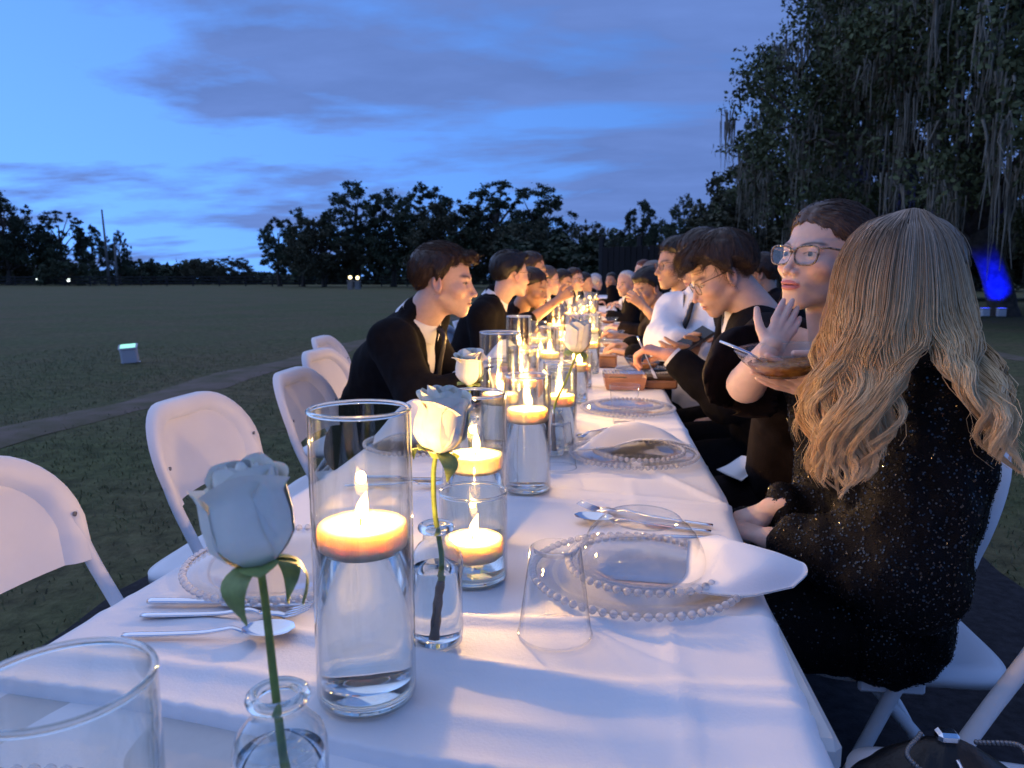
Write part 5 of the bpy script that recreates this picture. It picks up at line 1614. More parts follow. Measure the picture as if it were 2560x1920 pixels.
def glasses_parts(parent, Rm, O, sc, fm, w=3.05, hgt=2.15, thick=.17, half=False, cat_eye=True):
    """frames in head-local centimetres"""
    def tw(p): return O + (np.asarray(p) * sc * .01) @ Rm.T
    y0 = 9.0
    e = empty('glasses', (0, 0, 0)); e.parent = parent
    for s in (-1, 1):
        pts = []
        for i in range(28):
            a = 2 * math.pi * i / 28
            cx, cz = math.cos(a), math.sin(a)
            k = (abs(cx) ** 3.0 + abs(cz) ** 3.0) ** (-1 / 3.0)
            x = w * .93 * cx * k; z = hgt * .92 * cz * k
            if cat_eye: x *= 1 + .10 * cz; z += .18 * cx * (cz > 0)
            pts.append((s * (3.25 + x), y0 - .055 * (3.25 + x) ** 1.6 * .35, z - .45))
        lp = tw(np.array(pts))
        pr = MB().tube(np.vstack([lp, lp[:2]]), thick * sc * .01, 6, cap=False)
        obj('frame_rim', pr.me(fm), e)
        ctr = lp.mean(0)
        obj('lens', mesh(np.vstack([[ctr], lp]), [(0, 1 + i, 1 + (i + 1) % 28) for i in range(28)], M_LENS), e)
        tp = smooth_path([tw((s * 6.1, y0 - .9, 1.0)), tw((s * 7.2, 7.2, 1.15)), tw((s * 7.75, 2.5, .9)), tw((s * 7.7, -.5, .6)), tw((s * 7.4, -2.4, -1.2))], 12)
        obj('temple', MB().tube(tp, thick * 1.1 * sc * .01, 6).me(fm), e)
    br = smooth_path([tw((-.75, y0 + .1, .25)), tw((0, y0 + .35, .6)), tw((.75, y0 + .1, .25))], 7)
    obj('bridge', MB().tube(br, thick * sc * .01, 6).me(fm), e)
    return e

def person(cfg):
    r = np.random.default_rng(cfg.get('seed', 1))
    fem = cfg.get('fem', False); sc = cfg.get('scale', 1.0)
    hip = A(*cfg['hip']); Hc = A(*cfg['head']); Rh = rotm(*cfg['look'])
    face = cfg['face']; fdir = A(math.cos(face), math.sin(face), 0)
    det = cfg.get('detail', 1)           # 2 = close, 1 = middle, 0 = far
    root = empty('person', (hip[0], hip[1], 0.03))
    O3 = A(hip[0], hip[1], .03)
    def part(name, V, Q, m, col=None, par=root):
        return obj(name, mesh(np.asarray(V) - O3, Q, m, col=col), par)
    skin = SKINS[cfg.get('skin', 'fair')]
    # --- joints
    nb = A(*cfg['neck']) if 'neck' in cfg else Hc + (A(0, -4.6, -13.2) * .01 * sc) @ Rh.T
    sp = unit(nb - hip)
    sy = cfg.get('shoulder_yaw', face)
    ac = A(math.sin(sy), -math.cos(sy), 0); ac = unit(ac - sp * (ac @ sp))       # towards the person's right
    ff = unit(np.cross(sp, ac)); ff = ff if ff @ fdir > 0 else -ff
    shw = cfg.get('shw', .155 if fem else .178)
    sh = [nb - sp * .055 - ac * shw + ff * .01, nb - sp * .055 + ac * shw + ff * .01]  # left, right
    if 'shoulders' in cfg: sh = [A(*q) for q in cfg['shoulders']]
    chest = lerp(hip, nb, .66)
    arms = cfg.get('arms') or [None, None]
    joints = []
    for i, am in enumerate(arms):
        sgn = -1 if i == 0 else 1
        if am is None:
            el = sh[i] - sp * .24 + fdir * .10 + ac * sgn * .05
            wr = el + fdir * .20 - ac * sgn * .10 + A(0, 0, .02); wr[2] = max(wr[2], .79); el[2] = max(el[2], .74)
            am = dict(elbow=el, wrist=wr, dir=unit(wr - el), back=A(0, 0, 1), curl=(.5, .55, .6, .65))
        joints.append((A(*am['elbow']), A(*am['wrist']), am))
    def torso(p):
        d = None
        for s in (-1, 1):
            a = s_cap(p, hip + ac * s * .085, chest + ac * s * .070, .118, .112 if not fem else .098)
            a = sminf(a, s_cap(p, chest + ac * s * .07, nb - sp * .07 + ac * s * shw * .62, .108 if not fem else .092, .075), .05)
            if fem: a = sminf(a, s_ell(p, chest + ac * s * .07 + ff * .085 + sp * .03, (.06, .06, .06)), .05)
            d = a if d is None else sminf(d, a, .06)
        d = sminf(d, s_cap(p, sh[0], sh[1], .055 if not fem else .045, .055 if not fem else .045), .05)
        d = sminf(d, s_cap(p, nb - sp * .06, nb + sp * .005, .075, .052 if not fem else .046), .04)
        return d
    # --- skin: head with neck, both hands, one mesh
    fV = []; fQ = []; fC = []
    def addm(V, Q, C):
        b = sum(len(v) for v in fV); fV.append(V); fQ.append(Q + b); fC.append(C)
    hl = (nb - Hc) @ Rh / (.01 * sc)
    f = head_sdf(fem, cfg.get('jaw', .92 if fem else 1.05), cfg.get('nose', .95 if fem else 1.12), tuple(hl + A(0, 0, -3.0)), cfg.get('neck_r'), lip=.98 if fem else .9)
    hs_ = cfg.get('head_res', (.27, .54, .95)[2 - det])
    V, Q = surfnet(f, (-9.5, -14, -21), (9.5, 13.5, 12.5), hs_)
    C = head_colour(V, skin, fem, cfg.get('lipc', (.50, .17, .16) if fem else (.44, .20, .17)), cfg.get('brow', (.06, .04, .03)), cfg.get('stubble', 0), cfg.get('blush', .35))
    addm(Hc + (V * .01 * sc) @ Rh.T, Q, C)
    for i, (el, wr, am) in enumerate(joints):
        if am.get('hide'): continue
        side = am.get('side', (1 if i == 0 else -1))
        fr = hand_frame(am['dir'], am['back'])
        hd = dict(R=fr, wrist=wr, curl=am.get('curl', (.3, .3, .35, .4)), spread=am.get('spread', .06), thumb=am.get('thumb'), side=side,
                  arm=2.5, arm_r=(2.35, 2.4), scale=am.get('scale', .93 if fem else 1.03), h=(.28, .56, .9)[2 - det])
        addm(*build_hand(hd, A(*skin) * A(*am.get('tint', (1, 1, 1)))))
    cres = .011 if cfg.get('neckline') else (.018, .024, .034)[2 - det]
    def core(p):
        d = torso(p) + .004
        for i, (el, wr, am) in enumerate(joints):
            d = sminf(d, s_cap(p, sh[i], el, .036, .030), .02)
            d = np.minimum(d, s_cap(p, el, wr, (.038 if fem else .042) if cfg.get('bare_arms') else .030, .0235 if fem else .026))
        return d
    allp = np.array([hip, nb, *sh] + [q for j in joints for q in j[:2]])
    V, Q = surfnet(core, allp.min(0) - .18, allp.max(0) + .18, cres); addm(V, Q, np.tile(A(*skin), (len(V), 1)))
    part('body', np.concatenate(fV), np.concatenate(fQ), M_SKIN, np.concatenate(fC))
    def tw(p): return Hc + (np.asarray(p) * .01 * sc) @ Rh.T
    # --- eyes
    if det >= 1:
        for s in (-1, 1):
            n, m = (20, 14); c = A(s * 3.15, 6.50, -.05); gz = unit(A(*cfg.get('gaze', (0, 1, 0))))
            V = []
            for i in range(m + 1):
                a = math.pi * i / m
                for j in range(n): b = 2 * math.pi * j / n; V.append(A(math.sin(a) * math.cos(b), math.cos(a), math.sin(a) * math.sin(b)))
            V = np.array(V)
            ax_ = Vector((0, 1, 0)).rotation_difference(Vector(gz)).to_matrix(); V = V @ np.array(ax_).T
            dt = V @ gz
            C = np.where(dt[:, None] > .955, A(.01, .01, .01), np.where(dt[:, None] > .82, A(*cfg.get('iris', (.09, .06, .03))), A(.50, .46, .44)))
            F_ = [(i * n + j, i * n + (j + 1) % n, (i + 1) * n + (j + 1) % n, (i + 1) * n + j) for i in range(m) for j in range(n)]
            obj('eye', mesh(tw(c + V * 1.27) - O3, F_, M_EYE, col=C), root)
    # --- hair
    hc = A(*cfg.get('hair', (.035, .022, .014)))
    st = cfg.get('style', 'man')
    if st != 'none':
        hf = hair_sdf(cfg.get('line', 'man'), cfg.get('thick', 1.0), cfg.get('extra', ()), seed=cfg.get('seed', 1) * 1.7)
        V, Q = surfnet(hf, (-13, -17, -16), (13, 15, 17), (.32, .55, .85)[2 - det])
        C = np.tile(hc * .8, (len(V), 1)) * (1 + .25 * wob(V, 2.2, 3.0)[:, None])
        ho = part('hair', tw(V), Q, M_HAIR, C)
        if det >= 1:
            ns = cfg.get('strands', 240)
            ok = V[np.linalg.norm(V - A(0, -1.6, 3.2), axis=1) > 7.0]
            P0 = ok[r.integers(0, len(ok), ns)] + r.normal(0, .2, (ns, 3))
            S_ = grow(hf, P0, cfg.get('flow') or crown_flow(), cfg.get('steps', 9), cfg.get('step', .55), .05, cfg.get('lift', .55), r, cfg.get('jitter', .22))
            k = S_.shape[1]
            rad = np.linspace(1, .25, k)[None] * r.uniform(.05, .10, (ns, 1)) * cfg.get('strand_w', 1.0) * .01 * sc
            SV, SQ = strands_np(tw(S_.reshape(-1, 3)).reshape(S_.shape), rad)
            tint = r.uniform(.6, 1.6, (ns, 1, 1)) * np.linspace(.85, 1.25, k)[None, :, None] * hc
            SC = np.repeat(tint.reshape(-1, 3), 3, 0)
            tag(obj('hair_strands', mesh(SV - O3, SQ, M_HAIR, col=SC), ho), kind='stuff')
    if 'glasses' in cfg: glasses_parts(root, Rh, Hc - O3, sc, *cfg['glasses'])
    # --- clothes
    out_ = cfg.get('outfit', 'suit')
    pad = cfg.get('pad', .006)
    sl = cfg.get('sleeve', (.060, .052, .040)); slen = cfg.get('sleeve_len', (.90, .90)); puff = cfg.get('puff', 0)
    def sleeves(p):
        d = None
        for i, (el, wr, am) in enumerate(joints):
            a = s_cap(p, sh[i], el, sl[0], sl[1])
            if slen[i] > 0: a = sminf(a, s_cap(p, el, lerp(el, wr, slen[i]), sl[1], sl[2]), .03)
            if puff: a = sminf(a, s_ell(p, lerp(sh[i], el, .72), (puff, puff, puff)), .06)
            d = a if d is None else np.minimum(d, a)
        return d
    vw, vl = cfg.get('vee', (.062, .30))
    def vee(p):
        q = p - nb; fr_ = q @ ff; la = np.abs(q @ ac); dn = -(q @ sp)
        return np.maximum(np.maximum(la - vw * np.clip(1 - dn / vl, -.5, 1.25), -fr_ + .01), dn - vl)
    allp = np.array([hip, nb, *sh] + [q for j in joints for q in j[:2]])
    lo = allp.min(0) - .22; hi = allp.max(0) + .22; lo[2] = max(lo[2], .36)
    hres = cfg.get('res', (.009, .014, .022)[2 - det])
    sd = cfg.get('seed', 1) * 2.3
    def wrinkle(p): return .0035 * wob(p * A(1, 1, 1.6), 26, sd) + .002 * wob(p, 60, sd + 1)
    cm = dict(suit=M_SUIT, shirt=M_WHITE, dark=M_DARK, dress=M_DARK, sequin=M_SEQBASE)[out_]
    if out_ == 'suit':
        def jk(p):
            d = sminf(torso(p), sleeves(p), .035) - pad - .006
            v = vee(p); d = d - .005 * np.clip(1 - np.abs(v - .02) / .02, 0, 1)
            return np.maximum(d - wrinkle(p), -v)
        V, Q = surfnet(jk, lo, hi, hres); part('jacket', V, Q, M_SUIT)
        def shf(p): return np.maximum(torso(p) - .004, vee(p) - .03)
        V, Q = surfnet(shf, nb - .36, nb + .12, max(.008, hres)); part('shirt', V, Q, M_WHITE)
    else:
        neckline = cfg.get('neckline')
        def tp(p):
            d = sminf(torso(p), sleeves(p), .035) - pad - wrinkle(p) * cfg.get('wrinkle', 1.0)
            if neckline is not None:
                q = p - nb; la = np.abs(q @ ac); dn = -(q @ sp); fr_ = q @ ff
                box = np.maximum(np.maximum(la - neckline[0], dn - neckline[1]), -fr_ - neckline[2])
                d = np.maximum(d, -box)
            return d
        V, Q = surfnet(tp, lo, hi, hres)
        top = part('dress' if out_ in ('dress', 'sequin') else 'shirt' if out_ == 'shirt' else 'top', V, Q, cm)
        cfg['_top'] = (top, V, Q, O3)
    if out_ in ('suit', 'shirt'):
        # shirt collar: a folded band open at the throat
        n = 33; V = []
        for k in range(4):
            for i in range(n):
                u = i / (n - 1); a = math.pi * (u * 2 - 1) * .93       # 0 at the nape
                back = -ff * math.cos(a) + ac * math.sin(a)
                front = max(0, abs(a) / math.pi - .55) / .38
                rad, hh = [(.0585, .004), (.0565, .040), (.0635, .041), (.079, -.004 - .038 * front ** 2)][k]
                V.append(nb + sp * (hh - .006 - .014 * front) + back * rad * (1.06 if k else 1.0) + ff * .010 * 1)
        F_ = [(k * n + i, k * n + i + 1, (k + 1) * n + i + 1, (k + 1) * n + i) for k in range(3) for i in range(n - 1)]
        part('collar', V, F_, M_WHITE)
        for i, (el, wr, am) in enumerate(joints):
            if am.get('hide') or am.get('nocuff'): continue
            dv = unit(el - wr); e0 = lerp(wr, el, .02); e1 = e0 + dv * .06
            V, F_ = tube_np([e0, lerp(e0, e1, .5), e1], [.036, .037, .039], 16, False); part('cuff', V, F_, M_WHITE)
    if cfg.get('tie'):
        c = cfg['tie']
        tp_ = []
        for k in range(10):
            t = k / 9; p = nb - sp * (.035 + .33 * t)
            q = p + ff * .30
            P = np.array([lerp(q, p, s) for s in np.linspace(0, 1, 60)])
            dd = torso(P); j = int(np.argmax(dd < (.030 if out_ == 'shirt' else .014))); tp_.append(P[j] if 'hang' not in c else None)
        if 'hang' in c: tp_ = list(smooth_path([A(*q) for q in c['hang']], 10))
        if 'rays' in c:
            tp_ = []
            for (rx, ry) in smooth_path([A(*q, 0) for q in c['rays']], 10)[:, :2]:
                P = np.array([at(rx, ry, s) for s in np.linspace(c['from'], c['from'] + .7, 140)])
                dd = torso(P); tp_.append(P[int(np.argmax(dd < .030))])
        tp_ = np.array(tp_)
        wds = np.interp(np.linspace(0, 1, 10), [0, .08, .14, 1], [.017, .019, .014, .036])
        sd_ = ac
        V = []
        for k in range(10): V += [tp_[k] - sd_ * wds[k], tp_[k] + ff * .006, tp_[k] + sd_ * wds[k], tp_[k] - ff * .002]
        F_ = [(k * 4 + j, k * 4 + (j + 1) % 4, k * 4 + 4 + (j + 1) % 4, k * 4 + 4 + j) for k in range(9) for j in range(4)]
        t = part('tie', V, F_, M_TIE)
        if c.get('stripes'):
            for k in range(7):
                a = tp_[0] + (tp_[-1] - tp_[0]) * (k + .7) / 7.5
                i = min(8, int((k + .7) / 7.5 * 9)); w = wds[i]
                nrm = ff * .0085
                s0 = a - sd_ * w + sp * .022 + nrm * .4; s1 = a + sd_ * w - sp * .022 + nrm * .4; mid = a + nrm
                th = sp * .009
                part('stripe', [s0 - th, s0 + th, mid + th, mid - th, s1 + th, s1 - th], [(0, 1, 2, 3), (3, 2, 4, 5)], M_TIEW, par=t)
    # --- legs and shoes (mostly under the table)
    kd = cfg.get('knee', .43)
    kn = [hip + fdir * kd - ac * .10 + A(0, 0, -.02), hip + fdir * kd + ac * .10 + A(0, 0, -.02)]
    for k in kn: k[2] = min(k[2], .56)
    an = [k + fdir * .03 for k in kn]
    for a in an: a[2] = .11
    skirt = out_ in ('dress', 'sequin')
    def legs(p):
        d = None
        for s, k, a in zip((-1, 1), kn, an):
            h0 = hip + ac * s * .09
            q = sminf(s_cap(p, h0, k, .10, .072), s_cap(p, k, a, .066, .05), .04)
            d = q if d is None else sminf(d, q, .12 if skirt else .03)
        return d - (.012 if skirt else .004) - wrinkle(p)
    lo = np.min([hip, *kn, *an], 0) - .16; hi = np.max([hip, *kn], 0) + .16; lo[2] = .07
    V, Q = surfnet(legs, lo, hi, max(.024, hres * 1.6))
    lg_ = part('skirt' if skirt else 'trousers', V, Q, M_SUIT if out_ in ('suit', 'shirt') else cm)
    cfg['_legs'] = (lg_, V, Q, O3)
    for a in an:
        def shoe(p, a=a): return np.maximum(sminf(s_cap(p, a + A(0, 0, -.035), a + fdir * .15 + A(0, 0, -.052), .042, .034), s_cap(p, a, a + A(0, 0, -.03), .045, .045), .03), (.035 - p[:, 2]))
        V, Q = surfnet(shoe, np.minimum(a, a + fdir * .2) - .07, np.maximum(a, a + fdir * .2) + .07, .018); part('shoe', V, Q, M_BLACKP)
    tag(root, cfg['label'], 'person', cfg.get('group'))
    cfg['_root'] = root; cfg['_O3'] = O3; cfg['_frame'] = (nb, sp, ac, ff, sh)
    return root
M_SEQBASE = mat('sequin_ground', (0.004, 0.004, 0.0055), 0.6, var=.3, vscale=90, bump=.6, bscale=420, spec=.12)
def crown_flow(c=(0, -4.5, 10.5), bias=(0, 0, -.25)):
    c = A(*c)
    def f(p):
        d = p - c; d = d / (np.linalg.norm(d, axis=1, keepdims=True) + 1e-9); return d + A(*bias)
    return f
def back_flow(part_x=0.0):
    def f(p):
        s = np.sign(p[:, 0] - part_x)[:, None]
        t = np.clip((p[:, 2:3] - 4) / 6, 0, 1)
        return np.concatenate([s * .55 * t + 0 * s, np.full_like(s, -.75), -.55 * np.ones_like(s) * (1.2 - t)], 1)
    return f
def sweep_flow(x=.3):
    def f(p):
        t = np.clip((p[:, 2:3] - 5) / 4, 0, 1)
        a = np.concatenate([np.full_like(t, x), .75 * np.ones_like(t), .1 * np.ones_like(t)], 1)
        s = np.concatenate([np.zeros_like(t), -.35 * np.ones_like(t), -.95 * np.ones_like(t)], 1)
        return a * t + s * (1 - t)
    return f

GP = 'dinner guests at the table'
PI = math.pi
# the woman in glasses, turned towards the camera
gw_head = at(1782, 556, 1.50)
gw = dict(seed=2, head_res=.19, fem=True, jaw=.87, nose=.86, scale=.98, head=gw_head, look=(R(212), R(-5), R(2)), hip=(.70, 1.80, .55), face=PI + .25, detail=2, skin='fair', blush=.45,
          neck=gw_head + A(.045, .035, -.165), neck_r=4.9, shoulder_yaw=R(222), label='woman in tortoise glasses raising one hand to her chin, bowl in the other',
          hair=(.085, .050, .034), line='back', thick=.75, style='back', extra=[((0, -10.5, -4.0), (4.5, 3.6, 5.5))], flow=back_flow(), strands=1700, steps=9, step=.8, lift=.35, jitter=.10,
          glasses=(M_FRAME, 3.0, 2.05, .22), outfit='dark', neckline=(.085, .085, -.01), sleeve=(.060, .062, .055), sleeve_len=(.06, .06), puff=.088, bare_arms=True, pad=.004,
          iris=(.07, .085, .09), gaze=(.05, 1, .02), brow=(.11, .065, .04), lipc=(.50, .165, .16), group=GP)
w_r = at(1668, 752, 1.33); t_r = at(1722, 652, 1.40)
w_l = at(1805, 838, 1.30)
gw['arms'] = [dict(elbow=at(1880, 900, 1.45), wrist=w_l, dir=unit(at(1700, 822, 1.27) - w_l), back=-UPV * .75 - FWD * .6, curl=(.16, .14, .12, .16), spread=.05, arm=10,
                   thumb=[(1.9, 2.0, -.6), (3.6, 5.0, -2.6), (3.4, 7.4, -4.0), (2.6, 9.4, -4.6)]),
              dict(elbow=at(1612, 830, 1.42), wrist=w_r, dir=unit(t_r - w_r), back=-FWD + RGT * -.15 + UPV * .1, curl=(.10, .09, .11, .15), spread=.015, arm=12, arm_r=(2.3, 3.0), scale=.80,
                   thumb=[(1.9, 1.5, -.3), (4.3, 4.0, -.6), (6.0, 6.6, -.7), (7.2, 9.0, -.6)])]
person(gw)
nbx = gw['_frame']
# tucked strands beside her neck
SP = []
r_ = np.random.default_rng(4)
for k in range(60):
    t0 = at(1700 + r_.normal(0, 3), 610 + r_.normal(0, 6), 1.52); t1 = at(1690 + r_.normal(0, 5), 668 + r_.normal(0, 8), 1.50); t2 = at(1703 + r_.normal(0, 4), 560, 1.50)
    SP.append(smooth_path([t2, t0, t1], 8))
SP = np.array(SP); V, Q = strands_np(SP, np.full(SP.shape[:2], .0007) * np.linspace(1, .5, 8)[None])
tag(obj('loose_hair', mesh(V - gw['_O3'], Q, M_HAIR, col=np.tile(A(.06, .033, .02), (len(V), 1))), gw['_root']), kind='stuff')
# lace edge at her neckline
nb, sp, ac, ff, sh = nbx
# her bowl and spoon
bc = at(1694, 812, 1.25)
open_bowl(bc[0], bc[1], bc[2], .080, .046, 'clear bowl of brown stew held by the woman in glasses', rot=(R(3), R(-4), 0))
e = empty('dinner_spoon', at(1555, 737, 1.27)); O = at(1555, 737, 1.27)
p1 = at(1618, 762, 1.25); p2 = at(1668, 796, 1.245)
obj('handle', MB().tube([A(0, 0, 0), (p1 - O) * .5, p1 - O, p2 - O], [.0040, .0045, .0036, .003], 8, flat=.6).me(M_SILVER), e)
V, F_ = lathe_np([(.0005, -.004), (.010, -.002), (.0165, .004), (.0155, .004), (.009, -.001), (.0005, -.003)], 16)
V = np.array(V) * A(1.3, 1, 1) + (p2 - O); obj('spoon_bowl', mesh(V, F_, M_SILVER), e)
tag(e, 'silver spoon standing in the bowl of the woman in glasses', 'spoon')

# the blonde woman seen from behind
bd_head = at(1944, 618, 1.22)
bl = dict(seed=5, fem=True, head=bd_head, look=(R(108), R(4), 0), hip=(.650, 1.40, .57), face=PI, detail=1, skin='fair', label='blonde woman with long wavy hair in a black sequin dress',
          neck=bd_head + A(.035, .02, -.165), shoulder_yaw=PI + .12, shoulders=[at(2040, 876, 1.10), at(1800, 840, 1.42)], style='man', line='cap', thick=.1, hair=(.25, .18, .115),
          outfit='sequin', sleeve=(.072, .076, .042), sleeve_len=(.75, .80), pad=.010, res=.009, wrinkle=2.2, group=GP, knee=.40)
e_l = at(1955, 1235, 1.13); w_l = at(1668, 1165, 1.27); e_r = at(1850, 1130, 1.42); w_r = at(1668, 1098, 1.36)
bl['arms'] = [dict(elbow=e_l, wrist=w_l, dir=unit(at(1585, 1140, 1.33) - w_l), back=UPV + RGT * .3 - FWD * .6, curl=(.5, .55, .6, .65), arm=11, arm_r=(2.4, 3.2)),
              dict(elbow=e_r, wrist=w_r, dir=unit(at(1585, 1128, 1.40) - w_r), back=UPV * 1.0 - FWD * .5, curl=(.45, .5, .55, .6), arm=11, arm_r=(2.4, 3.2))]
person(bl)
# sequins: thousands of tiny tilted discs over the dress and skirt
def sequins(surf, n, parent, seed):
    V, Q = surf
    r = np.random.default_rng(seed)
    a = V[Q[:, 0]]; b = V[Q[:, 1]]; c = V[Q[:, 2]]; d = V[Q[:, 3]]
    nr = np.cross(c - a, d - b); ar = np.linalg.norm(nr, axis=1); nr /= ar[:, None] + 1e-12
    i = r.choice(len(Q), n, p=ar / ar.sum())
    u = r.random((n, 1)); v = r.random((n, 1))
    P = a[i] * (1 - u) * (1 - v) + b[i] * u * (1 - v) + c[i] * u * v + d[i] * (1 - u) * v
    nn = nr[i] + r.normal(0, .30, (n, 3)); nn /= np.linalg.norm(nn, axis=1, keepdims=True)
    t = np.cross(nn, A(.3, .2, 1)); t /= np.linalg.norm(t, axis=1, keepdims=True); s = np.cross(nn, t)
    P = P + nr[i] * .0016
    rad = r.uniform(.0012, .0020, n)[:, None]
    W_ = []
    for k in range(6):
        th = 2 * math.pi * k / 6; W_.append(P + rad * (t * math.cos(th) + s * math.sin(th)))
    VV = np.stack(W_, 1).reshape(-1, 3)
    F6 = np.arange(n * 6).reshape(n, 6)
    me = mesh(VV - bl['_O3'], F6, M_SEQ, smooth=False)
    return tag(obj('sequins', me, parent), kind='stuff')
top, V, Q, _ = bl['_top']; sequins((V, Q), 20000, top, 1)
lgo, V, Q, _ = bl['_legs']; sequins((V, Q), 9000, lgo, 2)

# her hair: locks between guide strands (image column, row, offset in distance)
HD = 1.14
GD = [
 [(1922, 464, .0), (1880, 484, .0), (1832, 548, .0), (1812, 625, .0), (1800, 705, -.01), (1776, 785, -.03), (1757, 855, -.05), (1752, 930, -.06), (1764, 1000, -.06), (1795, 1075, -.06)],
 [(1936, 459, -.02), (1896, 488, -.05), (1856, 560, -.07), (1838, 650, -.08), (1822, 740, -.09), (1797, 830, -.10), (1777, 915, -.11), (1788, 1000, -.11), (1822, 1082, -.10)],
 [(1949, 455, -.03), (1916, 498, -.08), (1886, 580, -.10), (1871, 680, -.11), (1856, 770, -.12), (1842, 860, -.13), (1826, 950, -.13), (1838, 1020, -.12), (1815, 1090, -.11)],
 [(1960, 453, -.04), (1946, 508, -.10), (1931, 600, -.115), (1921, 700, -.125), (1906, 790, -.13), (1892, 870, -.135), (1882, 940, -.135), (1872, 1000, -.13), (1848, 1048, -.12)],
 [(1970, 452, -.04), (1976, 508, -.10), (1973, 600, -.115), (1966, 690, -.125), (1953, 760, -.13), (1941, 830, -.135), (1930, 890, -.14), (1902, 945, -.135), (1876, 990, -.13)],
 [(1983, 454, -.04), (2010, 508, -.09), (2026, 600, -.105), (2038, 690, -.115), (2058, 765, -.14), (2098, 815, -.17), (2134, 870, -.185), (2154, 940, -.185), (2186, 1015, -.18)],
 [(1996, 458, -.03), (2036, 503, -.06), (2063, 580, -.075), (2080, 670, -.085), (2104, 760, -.12), (2136, 830, -.155), (2160, 900, -.17), (2172, 965, -.17), (2200, 1035, -.16)],
 [(2010, 466, .0), (2050, 500, -.01), (2083, 570, -.01), (2101, 660, -.02), (2127, 740, -.06), (2160, 810, -.10), (2179, 880, -.13), (2186, 955, -.14), (2212, 1045, -.13)],
]
K = 18
GU = np.array([smooth_path([at(x, y, HD + dz) for x, y, dz in g], K) for g in GD])
GB = np.array([smooth_path([at(1966 + (x - 1966) * .80, y, HD + .085 - dz * .35 + (.0 if i < 5 else .02)) for x, y, dz in g], K) for i, g in enumerate(GD)])   # far side of the head
r_ = np.random.default_rng(11)
LS = []; LR = []; LC = []
tt = np.linspace(0, 1, K)
def sstep(a, b, x): t = np.clip((x - a) / (b - a), 0, 1); return t * t * (3 - 2 * t)
n_lock = 125
for lk in range(n_lock):
    far_side = lk >= 98
    G = GB if far_side else GU
    s = r_.uniform(0, 7) if far_side else (lk + r_.uniform(0, 1)) / 98 * 7
    phase = 1.9 * s + r_.normal(0, .28); wl = r_.uniform(.115, .14); amp = r_.uniform(.012, .020)
    lock_in = r_.uniform(0, .022) if not far_side else r_.uniform(0, .02)
    tone = r_.uniform(.86, 1.14); warm = r_.uniform(.92, 1.08); lend = r_.uniform(.80, 1.0)
    if 4 < s < 5: lend = min(lend, .93)
    for k in range(62):
        ss = np.clip(s + r_.normal(0, .085), 0, 7)
        i = min(6, int(ss)); u = ss - i
        g = np.full(K, u)
        if i == 4: g = lerp(np.full(K, u), float(u > .5), sstep(.40, .58, tt))
        # the locks tighten downwards
        g = lerp(g, np.clip(np.full(K, (s - i)), -.3, 1.3) if i != 4 else g, .75 * sstep(.35, .8, tt))
        P = G[i] * (1 - g)[:, None] + G[i + 1] * g[:, None]
        L_ = lend * r_.uniform(.88, 1.0)
        te = tt * L_
        P = np.stack([np.interp(te, tt, P[:, c]) for c in range(3)], 1)
        arc = np.concatenate([[0], np.cumsum(np.linalg.norm(np.diff(P, axis=0), axis=1))])
        A_ = amp * sstep(.28, .65, te)
        w1 = np.sin(2 * PI * arc / wl + phase); w2 = np.cos(2 * PI * arc / wl + phase)
        P = P + RGT * (A_ * w1)[:, None] + FWD * (A_ * .8 * w2)[:, None]
        tight = lerp(1.0, .30, sstep(.35, .95, te))
        P = P + (RGT * r_.normal(0, .0042) + UPV * r_.normal(0, .002))[None] * (tight * sstep(0, .15, te) + .1)[:, None]
        P = P + FWD * (lock_in * sstep(0, .2, te) * (-1 if far_side else 1) + r_.normal(0, .003) * tight)[:, None]
        fl = r_.random() < .025
        if fl: P = P + (RGT * r_.normal(0, .016) + FWD * r_.normal(0, .012))[None] * (te ** 2)[:, None]
        rad = lerp(.00052, .00068, sstep(0, .3, te)) * lerp(1, .3, sstep(.75, 1.0, tt)) * r_.uniform(.7, 1.3)
        LS.append(P); LR.append(rad)
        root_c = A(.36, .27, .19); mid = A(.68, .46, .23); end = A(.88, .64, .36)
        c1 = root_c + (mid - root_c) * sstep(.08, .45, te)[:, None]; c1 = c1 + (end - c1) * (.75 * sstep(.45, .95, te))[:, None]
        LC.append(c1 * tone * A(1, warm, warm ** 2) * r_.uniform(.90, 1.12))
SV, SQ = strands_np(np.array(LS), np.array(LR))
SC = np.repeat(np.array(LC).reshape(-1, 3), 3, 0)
tag(obj('long_hair', mesh(SV - bl['_O3'], SQ, M_HAIRB, col=SC), bl['_root']), kind='stuff')

